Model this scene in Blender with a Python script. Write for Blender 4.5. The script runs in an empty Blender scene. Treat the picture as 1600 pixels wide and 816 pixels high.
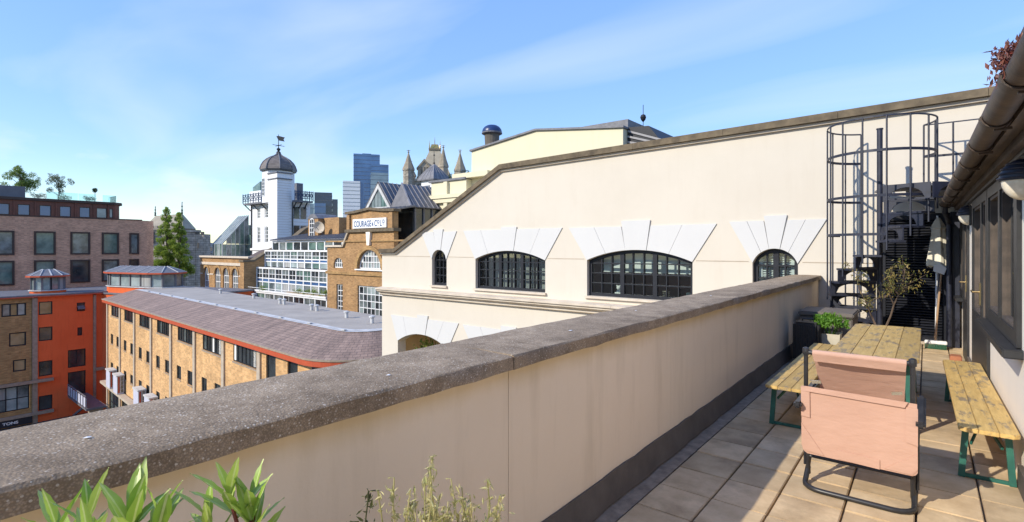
import bpy, bmesh, math, random
from mathutils import Vector, Matrix, Euler
from mathutils.geometry import tessellate_polygon
random.seed(7)
R = math.radians
scn = bpy.context.scene
COL = scn.collection

# ------------------------------------------------------------------ camera, sky, sun, exposure
cam_d = bpy.data.cameras.new('camera'); cam = bpy.data.objects.new('camera', cam_d); COL.objects.link(cam)
cam.location = (0, 0, 1.5); cam.rotation_euler = (R(90), 0, R(38.8))
cam_d.sensor_width = 36; cam_d.lens = 36*805/1600; cam_d.shift_y = -20/1600
cam_d.clip_start = 0.05; cam_d.clip_end = 6000
scn.camera = cam

SUN = Vector((0.42, 1.0, -0.67)).normalized()       # the way the light travels
wd = bpy.data.worlds.new('World'); scn.world = wd; wd.use_nodes = True
nt = wd.node_tree; nt.nodes.clear()
wo = nt.nodes.new('ShaderNodeOutputWorld'); bg = nt.nodes.new('ShaderNodeBackground')
sky = nt.nodes.new('ShaderNodeTexSky'); sky.sky_type = 'NISHITA'; sky.sun_disc = False
sky.sun_elevation = math.asin(-SUN.z); sky.sun_rotation = math.atan2(-SUN.x, -SUN.y)
sky.altitude = 0; sky.air_density = 1.0; sky.dust_density = 0.0; sky.ozone_density = 3.0
tc = nt.nodes.new('ShaderNodeTexCoord')
# thin cirrus: direction projected on a high flat layer, stretched noise
sep = nt.nodes.new('ShaderNodeSeparateXYZ'); nt.links.new(tc.outputs['Generated'], sep.inputs[0])
zc = nt.nodes.new('ShaderNodeMath'); zc.operation = 'MAXIMUM'; zc.inputs[1].default_value = 0.0
nt.links.new(sep.outputs[2], zc.inputs[0])
za = nt.nodes.new('ShaderNodeMath'); za.operation = 'ADD'; za.inputs[1].default_value = 0.12
nt.links.new(zc.outputs[0], za.inputs[0])
dv = nt.nodes.new('ShaderNodeVectorMath'); dv.operation = 'DIVIDE'
cz = nt.nodes.new('ShaderNodeCombineXYZ')
for i in range(3): nt.links.new(za.outputs[0], cz.inputs[i])
nt.links.new(tc.outputs['Generated'], dv.inputs[0]); nt.links.new(cz.outputs[0], dv.inputs[1])
mp = nt.nodes.new('ShaderNodeMapping'); mp.inputs['Rotation'].default_value = (0, 0, R(20)); mp.inputs['Scale'].default_value = (0.42, 1.05, 0.0)
mp.inputs['Location'].default_value = (0.35, 1.9, 0)
nt.links.new(dv.outputs[0], mp.inputs[0])
n1 = nt.nodes.new('ShaderNodeTexNoise'); n1.inputs['Scale'].default_value = 1.15; n1.inputs['Detail'].default_value = 6; n1.inputs['Roughness'].default_value = 0.45
n1.inputs['Distortion'].default_value = 0.6
nt.links.new(mp.outputs[0], n1.inputs['Vector'])
cr = nt.nodes.new('ShaderNodeValToRGB'); cr.color_ramp.elements[0].position = 0.49; cr.color_ramp.elements[1].position = 0.80
cr.color_ramp.elements[0].color = (0, 0, 0, 1); cr.color_ramp.elements[1].color = (0.5, 0.5, 0.5, 1)
nt.links.new(n1.outputs['Fac'], cr.inputs[0])
# small cumulus low down
mp2 = nt.nodes.new('ShaderNodeMapping'); mp2.inputs['Scale'].default_value = (3.2, 3.2, 7.5); nt.links.new(tc.outputs['Generated'], mp2.inputs[0])
n2 = nt.nodes.new('ShaderNodeTexNoise'); n2.inputs['Scale'].default_value = 1.6; n2.inputs['Detail'].default_value = 7; n2.inputs['Roughness'].default_value = 0.55
nt.links.new(mp2.outputs[0], n2.inputs['Vector'])
cr2 = nt.nodes.new('ShaderNodeValToRGB'); cr2.color_ramp.elements[0].position = 0.52; cr2.color_ramp.elements[1].position = 0.66
cr2.color_ramp.elements[0].color = (0, 0, 0, 1); cr2.color_ramp.elements[1].color = (0.8, 0.8, 0.8, 1)
nt.links.new(n2.outputs['Fac'], cr2.inputs[0])
lowm = nt.nodes.new('ShaderNodeMapRange'); lowm.inputs[1].default_value = 0.22; lowm.inputs[2].default_value = 0.04; lowm.inputs[3].default_value = 0; lowm.inputs[4].default_value = 1
nt.links.new(sep.outputs[2], lowm.inputs[0])
m2 = nt.nodes.new('ShaderNodeMath'); m2.operation = 'MULTIPLY'; nt.links.new(cr2.outputs[0], m2.inputs[0]); nt.links.new(lowm.outputs[0], m2.inputs[1])
mx = nt.nodes.new('ShaderNodeMath'); mx.operation = 'MAXIMUM'; nt.links.new(cr.outputs[0], mx.inputs[0]); nt.links.new(m2.outputs[0], mx.inputs[1])
mixc = nt.nodes.new('ShaderNodeMixRGB'); mixc.inputs[2].default_value = (4.0, 4.35, 4.9, 1)
sepc = nt.nodes.new('ShaderNodeSeparateColor'); sepc.mode = 'HSV'; nt.links.new(sky.outputs[0], sepc.inputs[0])
vp = nt.nodes.new('ShaderNodeMath'); vp.operation = 'POWER'; vp.inputs[1].default_value = 0.30; nt.links.new(sepc.outputs[2], vp.inputs[0])
vm = nt.nodes.new('ShaderNodeMath'); vm.operation = 'MULTIPLY'; vm.inputs[1].default_value = 3.0; nt.links.new(vp.outputs[0], vm.inputs[0])
comc = nt.nodes.new('ShaderNodeCombineColor'); comc.mode = 'HSV'
for i_ in range(2): nt.links.new(sepc.outputs[i_], comc.inputs[i_])
nt.links.new(vm.outputs[0], comc.inputs[2])
hsv = nt.nodes.new('ShaderNodeHueSaturation'); hsv.inputs["Hue"].default_value = 0.508; hsv.inputs['Saturation'].default_value = 1.08; nt.links.new(comc.outputs[0], hsv.inputs['Color'])
nt.links.new(mx.outputs[0], mixc.inputs[0]); nt.links.new(hsv.outputs[0], mixc.inputs[1])
nt.links.new(mixc.outputs[0], bg.inputs[0]); bg.inputs[1].default_value = 0.15
nt.links.new(bg.outputs[0], wo.inputs[0])

sl = bpy.data.lights.new('sun', 'SUN'); sl.energy = 3.0; sl.angle = R(0.5); sl.color = (1.0, 0.92, 0.77)
so = bpy.data.objects.new('sun', sl); COL.objects.link(so); so.rotation_euler = SUN.to_track_quat('-Z', 'Y').to_euler(); so.location = (-20, -40, 40)
vs = scn.view_settings; vs.view_transform = 'Standard'; vs.look = 'None'; vs.gamma = 1; vs.use_curve_mapping = False; vs.exposure = 0.74
scn.render.engine = 'CYCLES'; scn.cycles.use_denoising = True; scn.cycles.max_bounces = 6; scn.cycles.transparent_max_bounces = 12
scn.cycles.caustics_reflective = False; scn.cycles.caustics_refractive = False

# ------------------------------------------------------------------ materials
M = {}
def _nodes(name):
    m = bpy.data.materials.new(name); m.use_nodes = True; n = m.node_tree.nodes; l = m.node_tree.links
    b = n['Principled BSDF']; M[name] = m
    return m, n, l, b
def coords(n, l, scale=(1, 1, 1), kind='Object'):
    t = n.new('ShaderNodeTexCoord'); p = n.new('ShaderNodeMapping'); p.inputs['Scale'].default_value = scale
    l.new(t.outputs[kind], p.inputs[0]); return p.outputs[0]
def noise(n, l, vec, scale, detail=5, rough=.6):
    x = n.new('ShaderNodeTexNoise'); x.inputs['Scale'].default_value = scale; x.inputs['Detail'].default_value = detail; x.inputs['Roughness'].default_value = rough
    l.new(vec, x.inputs['Vector']); return x.outputs['Fac']
def ramp(n, l, fac, c0, c1, p0=.3, p1=.7):
    r = n.new('ShaderNodeValToRGB'); r.color_ramp.elements[0].position = p0; r.color_ramp.elements[1].position = p1
    r.color_ramp.elements[0].color = (*c0, 1); r.color_ramp.elements[1].color = (*c1, 1); l.new(fac, r.inputs[0]); return r.outputs[0]
def mixn(n, l, fac, a, b, mode='MIX'):
    x = n.new('ShaderNodeMixRGB'); x.blend_type = mode
    for s, v in ((0, fac), (1, a), (2, b)):
        if isinstance(v, (int, float)): x.inputs[s].default_value = v
        elif isinstance(v, tuple): x.inputs[s].default_value = (*v, 1)
        else: l.new(v, x.inputs[s])
    return x.outputs[0]
def bump(n, l, b, h, strength=.3, dist=.01):
    x = n.new('ShaderNodeBump'); x.inputs['Strength'].default_value = strength; x.inputs['Distance'].default_value = dist
    l.new(h, x.inputs['Height']); l.new(x.outputs[0], b.inputs['Normal'])
def plain(name, c0, c1=None, rough=.7, scale=4, stretch=(1, 1, 1), metal=0, bmp=0, fine=60, spec=.5):
    m, n, l, b = _nodes(name); c1 = c1 or tuple(v*.75 for v in c0)
    v = coords(n, l, stretch); f = noise(n, l, v, scale)
    l.new(ramp(n, l, f, c1, c0), b.inputs['Base Color']); b.inputs['Roughness'].default_value = rough; b.inputs['Metallic'].default_value = metal
    b.inputs['Specular IOR Level'].default_value = spec
    if bmp: bump(n, l, b, noise(n, l, v, fine), bmp, .004)
    return m
def brickmat(name, c0, c1, mortar, bw=.225, bh=.075, rough=.9, msize=.010, var=.5, lo=.80, hi=1.10):
    m, n, l, b = _nodes(name)
    t = n.new('ShaderNodeTexCoord'); s = n.new('ShaderNodeSeparateXYZ'); l.new(t.outputs['Object'], s.inputs[0])
    a = n.new('ShaderNodeMath'); a.operation = 'ADD'; l.new(s.outputs[0], a.inputs[0]); l.new(s.outputs[1], a.inputs[1])
    c = n.new('ShaderNodeCombineXYZ'); l.new(a.outputs[0], c.inputs[0]); l.new(s.outputs[2], c.inputs[1])
    k = n.new('ShaderNodeTexBrick'); k.inputs['Scale'].default_value = 1; k.inputs['Brick Width'].default_value = bw; k.inputs['Row Height'].default_value = bh
    k.inputs['Mortar Size'].default_value = msize; k.inputs['Bias'].default_value = -.1
    k.inputs['Color1'].default_value = (*c0, 1); k.inputs['Color2'].default_value = (*c1, 1); k.inputs['Mortar'].default_value = (*mortar, 1)
    l.new(c.outputs[0], k.inputs['Vector'])
    f = noise(n, l, t.outputs['Object'], .9, 6); g = ramp(n, l, f, (1-var*.5,)*3, (1.12,)*3, .3, .7)
    # brick-sized blotches: burnt and pale bricks
    p = n.new('ShaderNodeMapping'); p.inputs['Scale'].default_value = (1/bw, 1/bh, 1); l.new(c.outputs[0], p.inputs[0])
    w = n.new('ShaderNodeTexWhiteNoise'); w.noise_dimensions = '2D'
    fl = n.new('ShaderNodeVectorMath'); fl.operation = 'FLOOR'; l.new(p.outputs[0], fl.inputs[0]); l.new(fl.outputs[0], w.inputs['Vector'])
    g2 = ramp(n, l, w.outputs['Value'], (lo,)*3, (hi,)*3, 0, .8)
    l.new(mixn(n, l, 1, mixn(n, l, 1, k.outputs['Color'], g, 'MULTIPLY'), g2, 'MULTIPLY'), b.inputs['Base Color'])
    b.inputs['Roughness'].default_value = rough; bump(n, l, b, k.outputs['Fac'], -.4, .006)
    return m
def glassmat(name, tint=(.9, .95, .95), reflect=1.0):
    m, n, l, b = _nodes(name); n.remove(b); o = n['Material Output']
    t = n.new('ShaderNodeBsdfTransparent'); t.inputs[0].default_value = (*tint, 1)
    g = n.new('ShaderNodeBsdfGlossy'); g.inputs['Roughness'].default_value = .02; g.inputs[0].default_value = (1, 1, 1, 1)
    f = n.new('ShaderNodeFresnel'); f.inputs[0].default_value = 1.5
    q = n.new('ShaderNodeMath'); q.operation = 'MULTIPLY'; q.inputs[1].default_value = reflect; q.use_clamp = True; l.new(f.outputs[0], q.inputs[0])
    x = n.new('ShaderNodeMixShader'); l.new(q.outputs[0], x.inputs[0]); l.new(t.outputs[0], x.inputs[1]); l.new(g.outputs[0], x.inputs[2]); l.new(x.outputs[0], o.inputs[0])
    return m
def farglass(name, c0, c1, rough=.08, scale=.7, metal=0.0, spec=.8):
    m, n, l, b = _nodes(name); v = coords(n, l)
    l.new(ramp(n, l, noise(n, l, v, scale, 3), c0, c1, .35, .65), b.inputs['Base Color'])
    b.inputs['Roughness'].default_value = rough; b.inputs['Specular IOR Level'].default_value = spec; b.inputs['Metallic'].default_value = metal
    bump(n, l, b, noise(n, l, v, .8, 1), .05, .05)
    return m
# near render: cream, faint stains running down
def render_mat(name, c0, c1, stain, amt=.35):
    m, n, l, b = _nodes(name)
    v = coords(n, l); base = ramp(n, l, noise(n, l, v, .45, 9, .68), c1, c0, .3, .7)
    st = noise(n, l, coords(n, l, (3, 3, .35)), 1.7, 6, .65); r = n.new('ShaderNodeMapRange'); r.inputs[1].default_value = .52; r.inputs[2].default_value = .8; r.inputs[4].default_value = amt
    l.new(st, r.inputs[0]); l.new(mixn(n, l, r.outputs[0], base, stain), b.inputs['Base Color']); b.inputs['Roughness'].default_value = .9; b.inputs['Specular IOR Level'].default_value = .2
    if name == 'parapet_render':      # ochre damp stain creeping down from the coping
        sz = n.new('ShaderNodeSeparateXYZ'); l.new(v, sz.inputs[0]); wob = n.new('ShaderNodeMath'); wob.operation = 'MULTIPLY_ADD'; wob.inputs[1].default_value = .22
        l.new(noise(n, l, coords(n, l, (1, 1.4, .4)), 2.2, 6, .7), wob.inputs[0]); l.new(sz.outputs[2], wob.inputs[2])
        q = n.new('ShaderNodeMapRange'); q.inputs[1].default_value = .96; q.inputs[2].default_value = 1.10; q.inputs[4].default_value = .55; l.new(wob.outputs[0], q.inputs[0])
        l.new(mixn(n, l, q.outputs[0], b.inputs['Base Color'].links[0].from_socket, (.55, .40, .17)), b.inputs['Base Color'])
    bump(n, l, b, noise(n, l, v, 90, 3), .25, .003); return m
render_mat('cream_render', (.65, .595, .515), (.60, .545, .465), (.54, .475, .39), .28)
render_mat('parapet_render', (.88, .73, .55), (.80, .65, .48), (.56, .44, .29), .45)
render_mat('yellow_render', (.72, .66, .48), (.68, .62, .45), (.6, .5, .3), .25)
render_mat('white_render', (.92, .83, .71), (.88, .79, .67), (.6, .55, .48), .18)
render_mat('voussoir_white', (.615, .61, .605), (.575, .57, .565), (.66, .64, .6), .2)
render_mat('tower_white', (.80, .81, .82), (.74, .75, .76), (.55, .55, .55), .25)
render_mat('red_render', (.80, .165, .055), (.70, .13, .04), (.45, .08, .03), .45)
plain('cornice_stone', (.66, .58, .48), (.52, .44, .35), .9, 3, bmp=.3)
plain('dark_coping', (.20, .155, .10), (.085, .066, .045), .95, 5, bmp=.5, fine=40)
plain('navy_paint', (.015, .017, .026), (.009, .010, .015), .5, 8, spec=.35)
plain('black_joinery', (.030, .030, .032), (.016, .016, .018), .45, 9, bmp=.1)
plain('iron_blue', (.024, .028, .052), (.013, .015, .026), .5, 12, bmp=.15)
plain('black_metal', (.028, .028, .032), (.018, .018, .02), .38, 20)
plain('gutter_iron', (.085, .05, .03), (.028, .018, .014), .55, 9, bmp=.4, fine=50)
plain('fascia_wood', (.13, .10, .08), (.05, .04, .035), .75, 7, (1, .3, 1), bmp=.3)
plain('lead', (.20, .20, .22), (.11, .11, .125), .6, 3, bmp=.2)
plain('flashing', (.125, .105, .09), (.075, .064, .055), .65, 5, bmp=.3)
plain('mortar', (.36, .29, .22), (.19, .15, .115), .95, 14, bmp=.6)
plain('chrome', (.75, .72, .62), (.6, .57, .5), .25, 5, metal=1)
plain('brass', (.62, .48, .26), (.45, .34, .18), .3, 9, metal=1)
plain('green_steel', (.03, .16, .12), (.02, .10, .08), .5, 14)
plain('box_taupe', (.17, .145, .13), (.135, .115, .10), .6, 6)
plain('pot_cream', (.62, .57, .45), (.5, .45, .35), .7, 9)
plain('white_paint', (.80, .80, .80), (.72, .72, .72), .5, 5)
plain('blind_white', (.80, .79, .76), (.72, .71, .68), .8, 5)
plain('interior', (.42, .38, .33), (.30, .27, .23), .9, 1)
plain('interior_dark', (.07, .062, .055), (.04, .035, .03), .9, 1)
plain('interior_red', (.22, .06, .035), (.15, .04, .025), .9, 2)
plain('wood_handle', (.42, .26, .14), (.3, .18, .1), .6, 15, (8, 8, 1))
plain('bristle', (.02, .11, .06), (.01, .06, .03), .8, 60)
plain('parasol_cloth', (.82, .77, .64), (.66, .61, .49), .9, 9, bmp=.2)
plain('terracotta', (.45, .18, .09), (.33, .12, .06), .8, 8)
plain('soil', (.06, .04, .03), (.03, .02, .015), 1, 30, bmp=.8)
plain('bark', (.16, .11, .08), (.07, .05, .035), .95, 30, (1, 1, .2), bmp=.6)
plain('red_stem', (.20, .035, .03), (.12, .03, .02), .6, 30)
plain('concrete', (.38, .30, .225), (.26, .20, .15), .9, 5, bmp=.3)
plain('concrete_light', (.50, .42, .33), (.38, .31, .24), .9, 5, bmp=.3)
plain('red_fascia', (.50, .085, .03), (.42, .07, .025), .55, 3)
plain('roof_felt', (.42, .38, .335), (.31, .28, .25), .9, .7, bmp=.3)
plain('white_flashing', (.62, .62, .62), (.40, .40, .40), .7, 3)
plain('copper_brown', (.16, .045, .025), (.10, .03, .018), .5, 2)
plain('dark_frame', (.05, .022, .016), (.03, .014, .01), .5, 5)
plain('grey_cladding', (.16, .16, .18), (.12, .12, .135), .6, 1.5)
plain('zinc', (.16, .155, .165), (.10, .10, .108), .5, 2)
plain('zinc_seam', (.30, .29, .30), (.22, .21, .22), .5, 2)
plain('stone', (.50, .425, .325), (.34, .285, .215), .9, .6, bmp=.4, fine=8)
plain('stone_dark', (.17, .145, .12), (.09, .08, .065), .9, .7, bmp=.4, fine=8)
plain('stone_roof', (.46, .40, .30), (.34, .29, .21), .9, .6)
plain('spire', (.34, .285, .21), (.22, .185, .135), .9, .8)
plain('gold', (.70, .48, .16), (.5, .34, .1), .35, 2, metal=.8)
plain('dome_lead', (.20, .17, .155), (.10, .085, .08), .6, 1.6, (1, 1, 2.5))
plain('blue_iron', (.03, .055, .13), (.02, .035, .08), .5, 3)
plain('blue_dome', (.018, .045, .15), (.012, .03, .10), .35, 2)
plain('asphalt', (.055, .055, .058), (.04, .04, .042), .95, .6)
plain('city_low', (.20, .19, .18), (.12, .115, .11), .95, .05)
plain('hill', (.05, .075, .10), (.035, .055, .075), 1, .02)
plain('box_panel', (.56, .56, .66), (.48, .48, .58), .6, 3)
plain('navy_sign', (.018, .022, .035), (.013, .016, .026), .5, 3)
plain('letter_white', (.8, .8, .8), (.75, .75, .75), .6, 3)
plain('letter_blue', (.05, .11, .26), (.04, .09, .2), .6, 3)
plain('curtain', (.45, .45, .43), (.16, .16, .16), .9, 3, (6, 6, .05))
farglass('glass_dark', (.018, .022, .026), (.055, .065, .07))
farglass('glass_blue', (.03, .07, .16), (.07, .15, .32), .08, .15)
farglass('glass_mid', (.06, .08, .085), (.20, .23, .23), .1, 1.1)
farglass('glass_pale', (.20, .25, .25), (.36, .42, .42), .15, .9)
farglass('glass_green', (.05, .10, .09), (.16, .24, .21), .1, .8)
farglass('glass_warm', (.16, .11, .05), (.36, .28, .16), .12, .5)
farglass('lamp_glass', (.66, .58, .44), (.78, .72, .60), .25, 20, spec=.5)
glassmat('clear_glass'); glassmat('balustrade_glass', (.80, .92, .92)); glassmat('door_glass', (.38, .40, .40), 1.5)
brickmat('yellow_brick', (.68, .385, .155), (.58, .31, .115), (.56, .40, .235), lo=.80)
brickmat('brown_yellow_brick', (.44, .255, .09), (.34, .185, .06), (.33, .23, .13))
brickmat('brewery_brick', (.44, .245, .095), (.34, .175, .06), (.33, .23, .14))
brickmat('brown_brick', (.58, .30, .19), (.46, .225, .14), (.56, .39, .27), var=.35)
brickmat('stone_block', (.46, .41, .33), (.38, .33, .265), (.16, .14, .11), .9, .4, msize=.03, var=.7)
brickmat('gate_stone', (.54, .45, .36), (.45, .37, .29), (.15, .13, .11), 1.1, .5, msize=.03, var=.7)

def pebble_coping():
    m, n, l, b = _nodes('pebble_coping'); v = coords(n, l)
    base = ramp(n, l, noise(n, l, v, 7, 10, .78), (.18, .125, .075), (.52, .395, .27), .30, .70)
    vo = n.new('ShaderNodeTexVoronoi'); vo.inputs['Scale'].default_value = 135; l.new(v, vo.inputs['Vector'])
    wn = n.new('ShaderNodeTexWhiteNoise'); l.new(vo.outputs['Position'], wn.inputs['Vector'])
    gate = n.new('ShaderNodeMath'); gate.operation = 'GREATER_THAN'; gate.inputs[1].default_value = .76; l.new(wn.outputs['Value'], gate.inputs[0])
    near = n.new('ShaderNodeMath'); near.operation = 'LESS_THAN'; near.inputs[1].default_value = .40; l.new(vo.outputs['Distance'], near.inputs[0])
    g = n.new('ShaderNodeMath'); g.operation = 'MULTIPLY'; l.new(gate.outputs[0], g.inputs[0]); l.new(near.outputs[0], g.inputs[1])
    peb = ramp(n, l, wn.outputs['Value'], (.32, .24, .17), (.66, .58, .48), .76, 1.0)
    vo2 = n.new('ShaderNodeTexVoronoi'); vo2.inputs['Scale'].default_value = 190; l.new(v, vo2.inputs['Vector'])
    fine = ramp(n, l, vo2.outputs['Distance'], (1.25,)*3, (.72,)*3, .1, .6)
    c = mixn(n, l, g.outputs[0], mixn(n, l, 1, base, fine, 'MULTIPLY'), peb)
    # weathering blotches (lichen, damp)
    c = mixn(n, l, ramp(n, l, noise(n, l, v, 1.6, 6, .7), (0, 0, 0), (.6,)*3, .48, .72), c, (.13, .09, .055))
    l.new(c, b.inputs['Base Color']); b.inputs['Roughness'].default_value = .95
    h = n.new('ShaderNodeMath'); h.operation = 'SUBTRACT'; l.new(noise(n, l, v, 45, 5, .7), h.inputs[0]); l.new(vo.outputs['Distance'], h.inputs[1])
    bump(n, l, b, h.outputs[0], .35, .004)
pebble_coping()
def slab_mat():
    m, n, l, b = _nodes('paving')
    o = n.new('ShaderNodeObjectInfo'); v = coords(n, l)
    add = n.new('ShaderNodeVectorMath'); l.new(v, add.inputs[0])
    k = n.new('ShaderNodeCombineXYZ'); mu = n.new('ShaderNodeMath'); mu.operation = 'MULTIPLY'; mu.inputs[1].default_value = 37; l.new(o.outputs['Random'], mu.inputs[0])
    l.new(mu.outputs[0], k.inputs[0]); l.new(mu.outputs[0], k.inputs[1]); l.new(k.outputs[0], add.inputs[1])
    c = ramp(n, l, noise(n, l, add.outputs[0], 3.5, 8, .65), (.42, .305, .18), (.70, .55, .36), .28, .7)
    tint = ramp(n, l, o.outputs['Random'], (.80, .78, .74), (1.08, 1.05, 1.0), 0, 1)
    c = mixn(n, l, 1, c, tint, 'MULTIPLY')
    c = mixn(n, l, ramp(n, l, noise(n, l, add.outputs[0], 1.3, 7, .7), (0, 0, 0), (.65,)*3, .52, .72), c, (.19, .14, .09))
    c = mixn(n, l, ramp(n, l, noise(n, l, add.outputs[0], 2.3, 2, .4), (0, 0, 0), (.6,)*3, .72, .80), c, (.42, .20, .07))
    l.new(c, b.inputs['Base Color']); b.inputs['Roughness'].default_value = .9
    bump(n, l, b, noise(n, l, add.outputs[0], 55, 6, .7), .5, .004)
slab_mat()
def painted_wood():
    m, n, l, b = _nodes('yellow_wood'); v = coords(n, l)
    o = n.new('ShaderNodeObjectInfo'); k = n.new('ShaderNodeCombineXYZ'); mu = n.new('ShaderNodeMath'); mu.operation = 'MULTIPLY'; mu.inputs[1].default_value = 23
    l.new(o.outputs['Random'], mu.inputs[0]); l.new(mu.outputs[0], k.inputs[0]); l.new(mu.outputs[0], k.inputs[2])
    add = n.new('ShaderNodeVectorMath'); l.new(v, add.inputs[0]); l.new(k.outputs[0], add.inputs[1])
    st = n.new('ShaderNodeMapping'); st.inputs['Scale'].default_value = (14, 1.6, 14); l.new(add.outputs[0], st.inputs[0])
    grain = noise(n, l, st.outputs[0], 3, 7, .7)
    c = ramp(n, l, grain, (.44, .28, .085), (.72, .51, .19), .25, .7)
    st2 = n.new('ShaderNodeMapping'); st2.inputs['Scale'].default_value = (4, 1.3, 4); l.new(add.outputs[0], st2.inputs[0])
    worn = ramp(n, l, noise(n, l, st2.outputs[0], 3.2, 8, .72), (0, 0, 0), (1, 1, 1), .535, .60)
    c = mixn(n, l, 1, c, ramp(n, l, o.outputs['Random'], (.80, .78, .74), (1.08, 1.06, 1.04), 0, 1), 'MULTIPLY')
    c = mixn(n, l, worn, c, ramp(n, l, grain, (.20, .145, .085), (.36, .275, .17)))
    l.new(c, b.inputs['Base Color']); b.inputs['Roughness'].default_value = .6; bump(n, l, b, grain, .25, .003)
painted_wood()
def fabric(name, c0, c1):
    m, n, l, b = _nodes(name); v = coords(n, l)
    c = ramp(n, l, noise(n, l, v, 2.5, 4), c1, c0, .3, .7)
    w = n.new('ShaderNodeTexChecker'); w.inputs['Scale'].default_value = 420; l.new(v, w.inputs['Vector'])
    c = mixn(n, l, .10, c, w.outputs['Color'], 'OVERLAY')
    l.new(c, b.inputs['Base Color']); b.inputs['Roughness'].default_value = .85; b.inputs['Specular IOR Level'].default_value = .2
    # thin woven cloth lets light through
    tr = n.new('ShaderNodeBsdfTranslucent'); l.new(c, tr.inputs[0]); x = n.new('ShaderNodeMixShader'); x.inputs[0].default_value = .22
    l.new(b.outputs[0], x.inputs[1]); l.new(tr.outputs[0], x.inputs[2]); l.new(x.outputs[0], n['Material Output'].inputs[0])
    bump(n, l, b, noise(n, l, coords(n, l, (1, 1, 2.2)), 7, 4, .55), .55, .012)
fabric('pink_fabric', (.70, .45, .345), (.62, .385, .29))
def leafmat(name, c0, c1, trans=.35, rough=.5):
    m, n, l, b = _nodes(name); o = n.new('ShaderNodeObjectInfo'); g = n.new('ShaderNodeNewGeometry')
    ad = n.new('ShaderNodeMath'); ad.operation = 'ADD'; l.new(o.outputs['Random'], ad.inputs[0]); l.new(g.outputs['Random Per Island'], ad.inputs[1])
    fr = n.new('ShaderNodeMath'); fr.operation = 'FRACT'; l.new(ad.outputs[0], fr.inputs[0])
    c = ramp(n, l, fr.outputs[0], c0, c1, 0, 1)
    l.new(c, b.inputs['Base Color']); b.inputs['Roughness'].default_value = rough
    tr = n.new('ShaderNodeBsdfTranslucent'); l.new(c, tr.inputs[0]); x = n.new('ShaderNodeMixShader'); x.inputs[0].default_value = trans
    l.new(b.outputs[0], x.inputs[1]); l.new(tr.outputs[0], x.inputs[2]); l.new(x.outputs[0], n['Material Output'].inputs[0])
leafmat('poplar_leaf', (.17, .27, .03), (.38, .47, .08), .5); leafmat('roof_leaf', (.14, .23, .04), (.32, .40, .09)); leafmat('olive_leaf', (.16, .19, .10), (.32, .35, .21))
leafmat('dark_leaf', (.025, .06, .018), (.06, .11, .03)); leafmat('basil_leaf', (.07, .20, .015), (.19, .38, .04)); leafmat('climber_leaf', (.10, .13, .03), (.40, .30, .10))
leafmat('weed_leaf', (.36, .36, .12), (.70, .62, .32)); leafmat('weed_dark', (.06, .07, .03), (.16, .17, .06)); leafmat('sedum_leaf', (.10, .03, .025), (.24, .09, .065), .1)
def laurel():
    m, n, l, b = _nodes('laurel_leaf'); o = n.new('ShaderNodeObjectInfo'); v = coords(n, l)
    c = ramp(n, l, o.outputs['Random'], (.24, .40, .05), (.50, .62, .13), 0, 1)
    s = n.new('ShaderNodeSeparateXYZ'); l.new(v, s.inputs[0]); ab = n.new('ShaderNodeMath'); ab.operation = 'ABSOLUTE'; l.new(s.outputs[0], ab.inputs[0])
    mid = n.new('ShaderNodeMath'); mid.operation = 'LESS_THAN'; mid.inputs[1].default_value = .02; l.new(ab.outputs[0], mid.inputs[0])
    c = mixn(n, l, mid.outputs[0], c, (.58, .66, .25)); c = mixn(n, l, ramp(n, l, noise(n, l, v, 4), (0,)*3, (.35,)*3), c, (.20, .34, .04))
    l.new(c, b.inputs['Base Color']); b.inputs['Roughness'].default_value = .35
    tr = n.new('ShaderNodeBsdfTranslucent'); l.new(c, tr.inputs[0]); x = n.new('ShaderNodeMixShader'); x.inputs[0].default_value = .3
    l.new(b.outputs[0], x.inputs[1]); l.new(tr.outputs[0], x.inputs[2]); l.new(x.outputs[0], n['Material Output'].inputs[0])
laurel()
def slate():
    m, n, l, b = _nodes('slate_roof'); t = n.new('ShaderNodeTexCoord')
    k = n.new('ShaderNodeTexBrick'); k.inputs['Scale'].default_value = 1; k.inputs['Brick Width'].default_value = .30; k.inputs['Row Height'].default_value = .2; k.inputs['Mortar Size'].default_value = .012
    k.inputs['Color1'].default_value = (.31, .215, .17, 1); k.inputs['Color2'].default_value = (.25, .172, .135, 1); k.inputs['Mortar'].default_value = (.12, .085, .07, 1)
    l.new(t.outputs['UV'], k.inputs['Vector'])
    p = n.new('ShaderNodeMapping'); p.inputs['Scale'].default_value = (1.1, .28, 1); l.new(t.outputs['UV'], p.inputs[0])
    st = ramp(n, l, noise(n, l, p.outputs[0], 1.4, 8, .7), (.62,)*3, (1.35,)*3, .3, .72)
    c = mixn(n, l, 1, k.outputs['Color'], st, 'MULTIPLY'); l.new(c, b.inputs['Base Color']); b.inputs['Roughness'].default_value = .75
    bump(n, l, b, k.outputs['Fac'], -.5, .01)
slate()

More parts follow.
